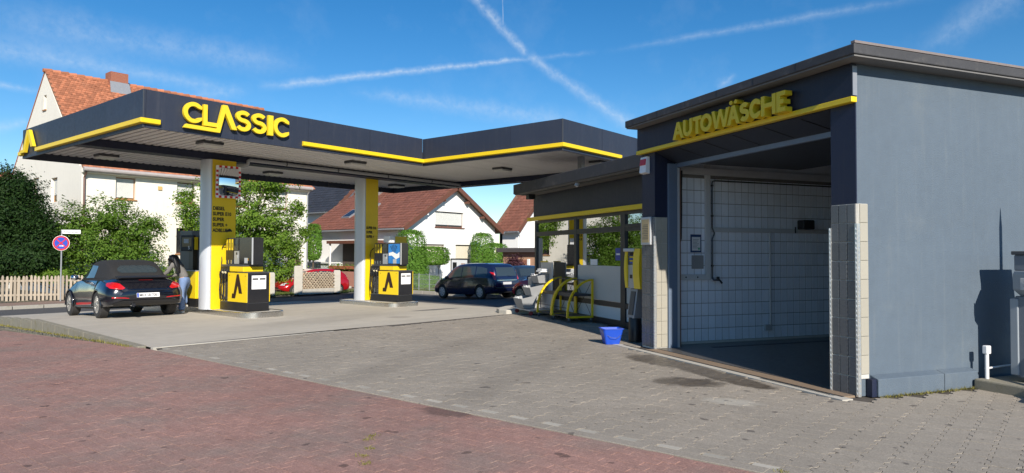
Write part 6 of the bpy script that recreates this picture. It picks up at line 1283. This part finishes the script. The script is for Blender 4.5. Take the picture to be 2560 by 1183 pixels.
MB().prism([(-1.62, -.6, .995), (-1.86, -.55, .955), (-1.86, .55, .955), (-1.62, .6, .995)], (-.03, 0, .028)).build('spoiler', TRIMB, t, bevel=.008); patch('brake_light', bv, [(-.16, .9), (.16, .9), (.16, .915), (-.16, .915)], 'rear', M('dark_red', (.12, .005, .005), .3), t, .01, 2, 4)
line(bv, [(.62, .63), (-.62, .63)], GAPM, t, view='rear', w=.006) if False else None
line(bv, [(.6, .9), (.56, .66)], GAPM, t, view='rear'); line(bv, [(-.6, .9), (-.56, .66)], GAPM, t, view='rear'); patch('boot_gap', bv, [(-.56, .652), (.56, .652), (.56, .664), (-.56, .664)], 'rear', GAPM, t, .004, 2, 14)
npl = MB().box(-.006, 0, -.26, .26, -.055, .055).build('number_plate', WHITEP, t, bevel=.004, loc=(-2.14, 0, .545), rot=(0, R(8), 0)); BOX('euro_band', M('euro_blue', (.01, .06, .4), .4), npl, -.0075, -.0062, .215, .255, -.05, .05)
text('plate_text', 'MKK:SB 708', .098, INK, npl, (-.0085, .205, -.034), (R(90), 0, R(-90)), .0006, .001, squash=.8)
eb = MB().lathe([(.062, 0), (.062, .012), (.052, .012), (.052, 0)], 24, (0, 0, 0), 'x').build('badge', CHR, t, loc=(-2.0, 0, .80), rot=(0, R(28), 0))
for pts in ([(-.03, .045), (0, 0), (.03, .045)], [(-.045, .02), (-.022, -.045), (0, -.005), (.022, -.045), (.045, .02)]): MB().tube([(.0-.004, y_, z_) for y_, z_ in pts], .006, 6).build('badge_mark', CHR, eb)
# --- people carrier and the other parked cars
def parked(name, label, loc, hd, kind, pmat, slope=0, group='cars parked along the street'):
    t = thing(name, label, 'car', loc, hd, group); t.rotation_euler = (0, slope, hd)
    if kind == 'van':
        st = [(-2.22, .42, .80, .95, .62, .7, .52), (-2.17, .34, .88, 1.14, .76, .8, .58), (-2.02, .28, .95, 1.44, .83, .87, .62), (-1.8, .25, .97, 1.58, .85, .885, .64), (-1.35, .22, .98, 1.625, .855, .89, .65), (-.4, .2, .97, 1.64, .855, .89, .66), (.3, .2, .95, 1.60, .85, .89, .65), (.75, .2, .94, 1.46, .85, .89, .63), (1.15, .21, .92, 1.22, .84, .89, .61), (1.42, .22, .9, 1.03, .83, .89, .58), (1.8, .25, .82, .93, .77, .87, .55), (2.08, .3, .68, .78, .66, .78, .5), (2.24, .42, .58, .64, .46, .55, .42)]; ax = (-1.35, 1.36); r = .325; wx = .79
        wins = [[(.78, .97), (1.12, .99), (.62, 1.38), (.02, 1.47), (.0, .98)], [(-.06, .98), (-.04, 1.48), (-.95, 1.48), (-.98, 1.0)], [(-1.04, 1.01), (-1.02, 1.47), (-1.7, 1.40), (-1.82, 1.04)]]
        rearw = [(-.6, 1.03), (.6, 1.03), (.54, 1.42), (-.54, 1.42)]; tl = lambda s: [(s*.64, .86), (s*.76, .87), (s*.75, 1.22), (s*.67, 1.2)]; wsn = [(.72, -.56), (1.36, -.66), (1.36, .66), (.72, .56)]
    else:
        st = [(-2.05, .42, .72, .82, .58, .68, .48), (-2.0, .34, .8, .98, .70, .78, .54), (-1.82, .28, .88, 1.2, .77, .85, .56), (-1.45, .24, .92, 1.40, .79, .87, .58), (-.7, .2, .92, 1.49, .79, .87, .58), (0, .2, .91, 1.48, .79, .87, .58), (.5, .2, .9, 1.34, .79, .87, .56), (.95, .21, .89, 1.08, .78, .87, .55), (1.2, .22, .86, .96, .77, .87, .54), (1.6, .26, .76, .86, .71, .84, .5), (1.88, .31, .62, .72, .6, .74, .45), (2.05, .42, .54, .6, .42, .52, .36)]; ax = (-1.27, 1.28); r = .315; wx = .765
        wins = [[(.55, .93), (.95, .94), (.45, 1.26), (-.1, 1.36), (-.12, .93)], [(-.18, .93), (-.16, 1.37), (-.95, 1.34), (-1.0, .95)], [(-1.06, .96), (-1.0, 1.32), (-1.3, 1.26), (-1.42, .99)]]
        rearw = [(-.52, .98), (.52, .98), (.46, 1.28), (-.46, 1.28)]; tl = lambda s: [(s*.6, .76), (s*.78, .76), (s*.76, .96), (s*.64, .94)]; wsn = [(.5, -.5), (1.08, -.62), (1.08, .62), (.5, .5)]
    me = loft('body', st, pmat); bv = bvh_of(me); me = cut_arches(me, ax, r+.03, r, .6); mkobj('body', me, t, smooth=40)
    patch('windscreen', bv, wsn, 'top', CGL, t); patch('rear_window', bv, rearw, 'rear', CGL, t)
    for s in (-1, 1):
        for w in wins: patch('side_window', bv, w, 'side', CGL, t, side=s)
        p = tl(s); patch('tail_light', bv, p, 'rear', TAIL, t, .012); line(bv, [(wins[0][-1][0]-.03, .95), (wins[0][-1][0]-.03, .3)], GAPM, t, side=s); line(bv, [(wins[1][-1][0]-.02, .95), (wins[1][-1][0]+.06, .6), (wins[1][-1][0]+.14, .35)], GAPM, t, side=s); line(bv, [(wins[0][0][0]+.25, .85), (wins[0][0][0]+.22, .3)], GAPM, t, side=s)
        patch('rub_strip', bv, [(-1.0, .5), (1.0, .48), (1.0, .53), (-1.0, .55)], 'side', TRIMB if kind == 'van' else pmat, t, .01, 2, 12, s)
        for w in wins[:2]: patch('door_handle', bv, [(w[-1][0]+.08, .83), (w[-1][0]+.26, .83), (w[-1][0]+.26, .86), (w[-1][0]+.08, .86)], 'side', pmat, t, .025, 2, 3, s)
        x_ = st[-1][0]; patch('head_light', bv, [(s*.45, .6), (s*.7, .6), (s*.68, .74), (s*.52, .7)], 'front', HEAD, t, .01)
        mm = MB().lathe([(.02, -.09), (.07, -.07), (.08, 0), (.07, .07), (.02, .09)], 10, (0, 0, 0), 'y').build('door_mirror', TRIMB, t, smooth=60, loc=(wins[0][0][0]+.08, s*(wx+.2), .98)); MB().tube([(wins[0][0][0]+.1, s*(wx+.02), .94), (wins[0][0][0]+.08, s*(wx+.14), .97)], .022, 6).build('mirror_arm', TRIMB, t)
        for x in ax: wheel(t, x, s*wx, r, .2, 0 if kind == 'van' else 7, CAPW if kind == 'van' else RIMS)
    patch('bumper_strip', bv, [(-.7, .5), (.7, .5), (.7, .54), (-.7, .54)], 'rear', TRIMB, t, .012, 2, 10); patch('number_plate', bv, [(-.26, .66), (.26, .66), (.26, .77), (-.26, .77)] if kind == 'van' else [(-.26, .58), (.26, .58), (.26, .69), (-.26, .69)], 'rear', WHITEP if kind != 'van' else M('plate_shade', (.55, .55, .55), .5), t, .012, 2, 4)
    patch('grille', bv, [(-.45, .42), (.45, .42), (.4, .5), (-.4, .5)], 'front', TRIMB, t, .01, 3, 8); line(bv, [(.65, .83), (-.65, .83)][::-1], CHR, t, 'chrome_strip', view='rear') if False else None
    if kind == 'van': patch('chrome_strip', bv, [(-.6, .835), (.6, .835), (.6, .86), (-.6, .86)], 'rear', CHR, t, .015, 2, 12); patch('rear_wiper', bv, [(-.35, 1.0), (.02, 1.04), (.02, 1.055), (-.35, 1.015)], 'rear', BLACK, t, .02, 2, 6); patch('roof_rail', bv, [(-1.6, .56), (.4, .56), (.4, .59), (-1.6, .59)], 'top', TRIMB, t, .03, 2, 12)
    return t
vf, vr = gp(1100, 747), gp(1203, 748); dv = vf-vr; va = math.atan2(dv.y, dv.x); va = R(83)
fwd = Vector((math.cos(va), math.sin(va), 0)); rgt = Vector((fwd.y, -fwd.x, 0)); c_ = vr+fwd*1.35+rgt*.79
parked('people_carrier', 'dark blue people carrier parked in the shade by the white house', (c_.x, c_.y, g(c_.x, c_.y)+.004), va, 'van', paint('navy_paint_car', (.010, .016, .055)), R(1.6))
rf_ = gp(1297, 751); va2 = R(84); fwd = Vector((math.cos(va2), math.sin(va2), 0)); rgt = Vector((fwd.y, -fwd.x, 0)); c_ = rf_-fwd*1.45+rgt*.765
parked('hatchback_car', 'red hatchback parked behind the dark blue people carrier', (c_.x, c_.y, g(c_.x, c_.y)+.004), va2, 'hatch', paint('red_paint_car', (.42, .012, .028)), R(1.6))
q_ = dp_(1312, 700, 33.5); parked('hatchback_car', 'dark grey car seen over the bonnet of the red hatchback', (q_.x, q_.y, g(q_.x, q_.y)+.004), R(-120), 'hatch', paint('slate_paint_car', (.03, .04, .055)))
q_ = dp_(1352, 690, 40); parked('hatchback_car', 'white car half hidden behind the shop window', (q_.x, q_.y, g(q_.x, q_.y)+.004), R(-100), 'hatch', paint('white_paint_car', (.7, .7, .7)))
q_ = dp_(776, 720, 35.6); parked('hatchback_car', 'bright red car in the yard behind the lattice fence', (q_.x, q_.y, -.52), R(172), 'hatch', paint('bright_red_car', (.42, .008, .012))).scale = (.92, .92, .92)
# ------------------------------------------------------------------ woman at the pump
def skin(name, verts, edges, mat, parent, sub=2):
    me = bpy.data.meshes.new(name); bm = bmesh.new(); L = bm.verts.layers.skin.verify(); vs = []
    for i, (p, r) in enumerate(verts):
        v = bm.verts.new(p); v[L].radius = r if isinstance(r, tuple) else (r, r); v[L].use_root = (i == 0); vs.append(v)
    for a, b in edges: bm.edges.new((vs[a], vs[b]))
    bm.to_mesh(me); bm.free(); o = bpy.data.objects.new(name, me); COL.objects.link(o); o.modifiers.new('s', 'SKIN').use_smooth_shade = True; sb = o.modifiers.new('u', 'SUBSURF'); sb.levels = sub; sb.render_levels = sub
    out = bpy.data.meshes.new_from_object(o.evaluated_get(bpy.context.evaluated_depsgraph_get())); bpy.data.objects.remove(o); out.materials.clear(); out.materials.append(mat)
    for p in out.polygons: p.use_smooth = True
    x = bpy.data.objects.new(name, out); lo(x, parent); return x
SKIN = M('skin', (.42, .24, .16), .5, var=.06); JEANS = M('blue_denim', (.16, .24, .42), .85, var=.2, scale=9, bump=.3); KNIT = M('grey_knit', (.17, .16, .15), .95, var=.25, scale=30, bump=.5); HAIR = M('black_hair', (.010, .009, .009), .35, var=.3, scale=20); SHOE = M('white_shoe', (.6, .58, .54), .6)
fp = gp(454, 783); t = thing('person', 'woman with long black hair in grey jumper and blue jeans refuelling the convertible', 'person', (fp.x, fp.y, g(fp.x, fp.y)), R(18))
# local: x right, y ahead; she leans left over the filler; right foot on the island edge
hip = (.12, .02, .90); V = [(hip, (.115, .10)), ((.09, .05, 1.02), (.105, .085)), ((.03, .09, 1.16), (.12, .09)), ((-.03, .14, 1.29), (.135, .085)), ((-.07, .18, 1.36), .05), ((-.095, .205, 1.42), .046), ((-.12, .225, 1.50), (.072, .085)), ((-.135, .235, 1.58), (.066, .078)),
     ((-.19, .16, 1.30), .055), ((-.25, .26, 1.10), .042), ((-.30, .42, .98), .034), ((-.32, .47, .95), (.03, .02)),
     ((.12, .17, 1.27), .055), ((.20, .22, 1.06), .042), ((-.02, .40, .98), .034), ((-.07, .43, .97), (.03, .02)),
     ((.035, .01, .84), .095), ((.02, .04, .48), .06), ((.0, -.01, .09), .042), ((.0, .09, .035), (.042, .03)), ((.0, .16, .025), (.04, .022)),
     ((.20, .03, .84), .095), ((.25, .20, .55), .06), ((.27, .17, .22), .042), ((.27, .27, .165), (.042, .03)), ((.27, .34, .155), (.04, .022))]
E = [(0, 1), (1, 2), (2, 3), (3, 4), (4, 5), (5, 6), (6, 7), (3, 8), (8, 9), (9, 10), (10, 11), (3, 12), (12, 13), (13, 14), (14, 15), (0, 16), (16, 17), (17, 18), (18, 19), (19, 20), (0, 21), (21, 22), (22, 23), (23, 24), (24, 25)]
for hnd, base, dirx in ((11, Vector((-.32, .47, .95)), -1), (15, Vector((-.07, .43, .97)), -1)):
    for k, (dx, dz, l) in enumerate(((-.012, .012, .05), (-.006, .002, .06), (0, -.008, .058), (.004, -.018, .045), (.02, .015, .035))):
        i = len(V); p0 = base+Vector((dirx*.03, .01*(k == 4), dz*1.2)); V += [(tuple(p0), .011), (tuple(p0+Vector((dirx*l*.6, l*.5, -.012))), .0095), (tuple(p0+Vector((dirx*l*.5, l*.9, -.03))), .008)]; E += [(hnd, i), (i, i+1), (i+1, i+2)]
body = skin('body', V, E, SKIN, t)
skin('jumper', [((.115, .03, .90), (.165, .145)), ((.085, .055, 1.04), (.14, .12)), ((.03, .09, 1.17), (.14, .105)), ((-.03, .14, 1.29), (.15, .1)), ((-.065, .175, 1.355), .065), ((-.19, .16, 1.30), .07), ((-.25, .26, 1.10), .056), ((-.295, .41, .99), .046), ((.12, .17, 1.27), .07), ((.20, .22, 1.06), .056), ((.0, .385, .985), .046)], [(0, 1), (1, 2), (2, 3), (3, 4), (3, 5), (5, 6), (6, 7), (3, 8), (8, 9), (9, 10)], KNIT, t)
skin('jeans', [((.11, .03, 1.0), (.135, .12)), ((.12, .02, .9), (.145, .135)), ((.035, .005, .82), (.105, .11)), ((.02, .04, .5), (.075, .078)), ((.005, .0, .25), (.078, .085)), ((.0, -.0, .07), (.092, .105)), ((.205, .02, .82), (.105, .11)), ((.25, .20, .56), (.075, .078)), ((.268, .18, .35), (.078, .085)), ((.27, .18, .21), (.09, .1))], [(0, 1), (1, 2), (2, 3), (3, 4), (4, 5), (1, 6), (6, 7), (7, 8), (8, 9)], JEANS, t)
for (x, y, z) in ((.0, .06, .0), (.27, .235, .14)): MB().prism([(x-.045, y-.13, z), (x+.045, y-.13, z), (x+.05, y+.06, z), (x+.035, y+.12, z), (x-.035, y+.12, z), (x-.05, y+.06, z)], (0, 0, .06)).build('shoe', SHOE, t, bevel=.012)
skin('hair', [((-.13, .215, 1.575), (.088, .095)), ((-.115, .19, 1.50), (.095, .09)), ((-.10, .12, 1.40), (.115, .075)), ((-.08, .06, 1.28), (.125, .06)), ((-.05, .03, 1.16), (.1, .045)), ((-.03, .03, 1.06), (.04, .02)), ((-.19, .2, 1.45), (.055, .06)), ((-.23, .2, 1.34), (.045, .045)), ((-.24, .19, 1.24), .025)], [(0, 1), (1, 2), (2, 3), (3, 4), (4, 5), (1, 6), (6, 7), (7, 8)], HAIR, t)
m = MB()
for k in range(46):
    a = rng.uniform(-1, 1); x0, y0 = -.12+.085*a, .15-.03*abs(a); m.tube([(x0, y0, 1.52+.04*(1-a*a)), (x0+.02*a, y0-.06, 1.4), (x0+.05*a+.02, y0-.11+rng.normal()*.012, 1.26), (x0+.06*a+.05+rng.normal()*.02, y0-.12+rng.normal()*.015, 1.08+rng.uniform(-.05, .1))], [.012, .012, .010, .003], 5)
m.build('hair_strands', HAIR, t, smooth=60)
for s in (-1, 1): MB().lathe([(.002, -.006), (.011, 0), (.002, .006)], 8, (-.135+s*.03, .305, 1.545), 'y').build('eye', DARKW, t)
MB().add([(-.135, .345, 1.515), (-.153, .305, 1.505), (-.117, .305, 1.505), (-.135, .312, 1.56)], [(0, 1, 3), (0, 3, 2), (0, 2, 1), (1, 2, 3)]).build('nose', SKIN, t); MB().tube([(-.16, .305, 1.478), (-.135, .312, 1.474), (-.11, .305, 1.478)], .007, 6).build('mouth', M('lips', (.3, .1, .09), .5), t)
# nozzle in her hand with the hose back to the pump
hz_ = MB().tube([(-.32, .49, .96), (-.40, .53, .97), (-.48, .55, .93)], [.025, .022, .014], 8).build('filling_nozzle', BLACK, None, smooth=60); hz_.location = t.location; hz_.rotation_euler = t.rotation_euler; tag(hz_, 'black filling nozzle held at the convertible fuel flap', 'fuel nozzle')
MB().tube([(-.32, .49, .96), (-.2, .55, .8), (-.1, .75, .55), (.2, 1.1, .45), (.5, 1.5, .7)], .014, 8).build('hose', RUB, hz_, smooth=60)
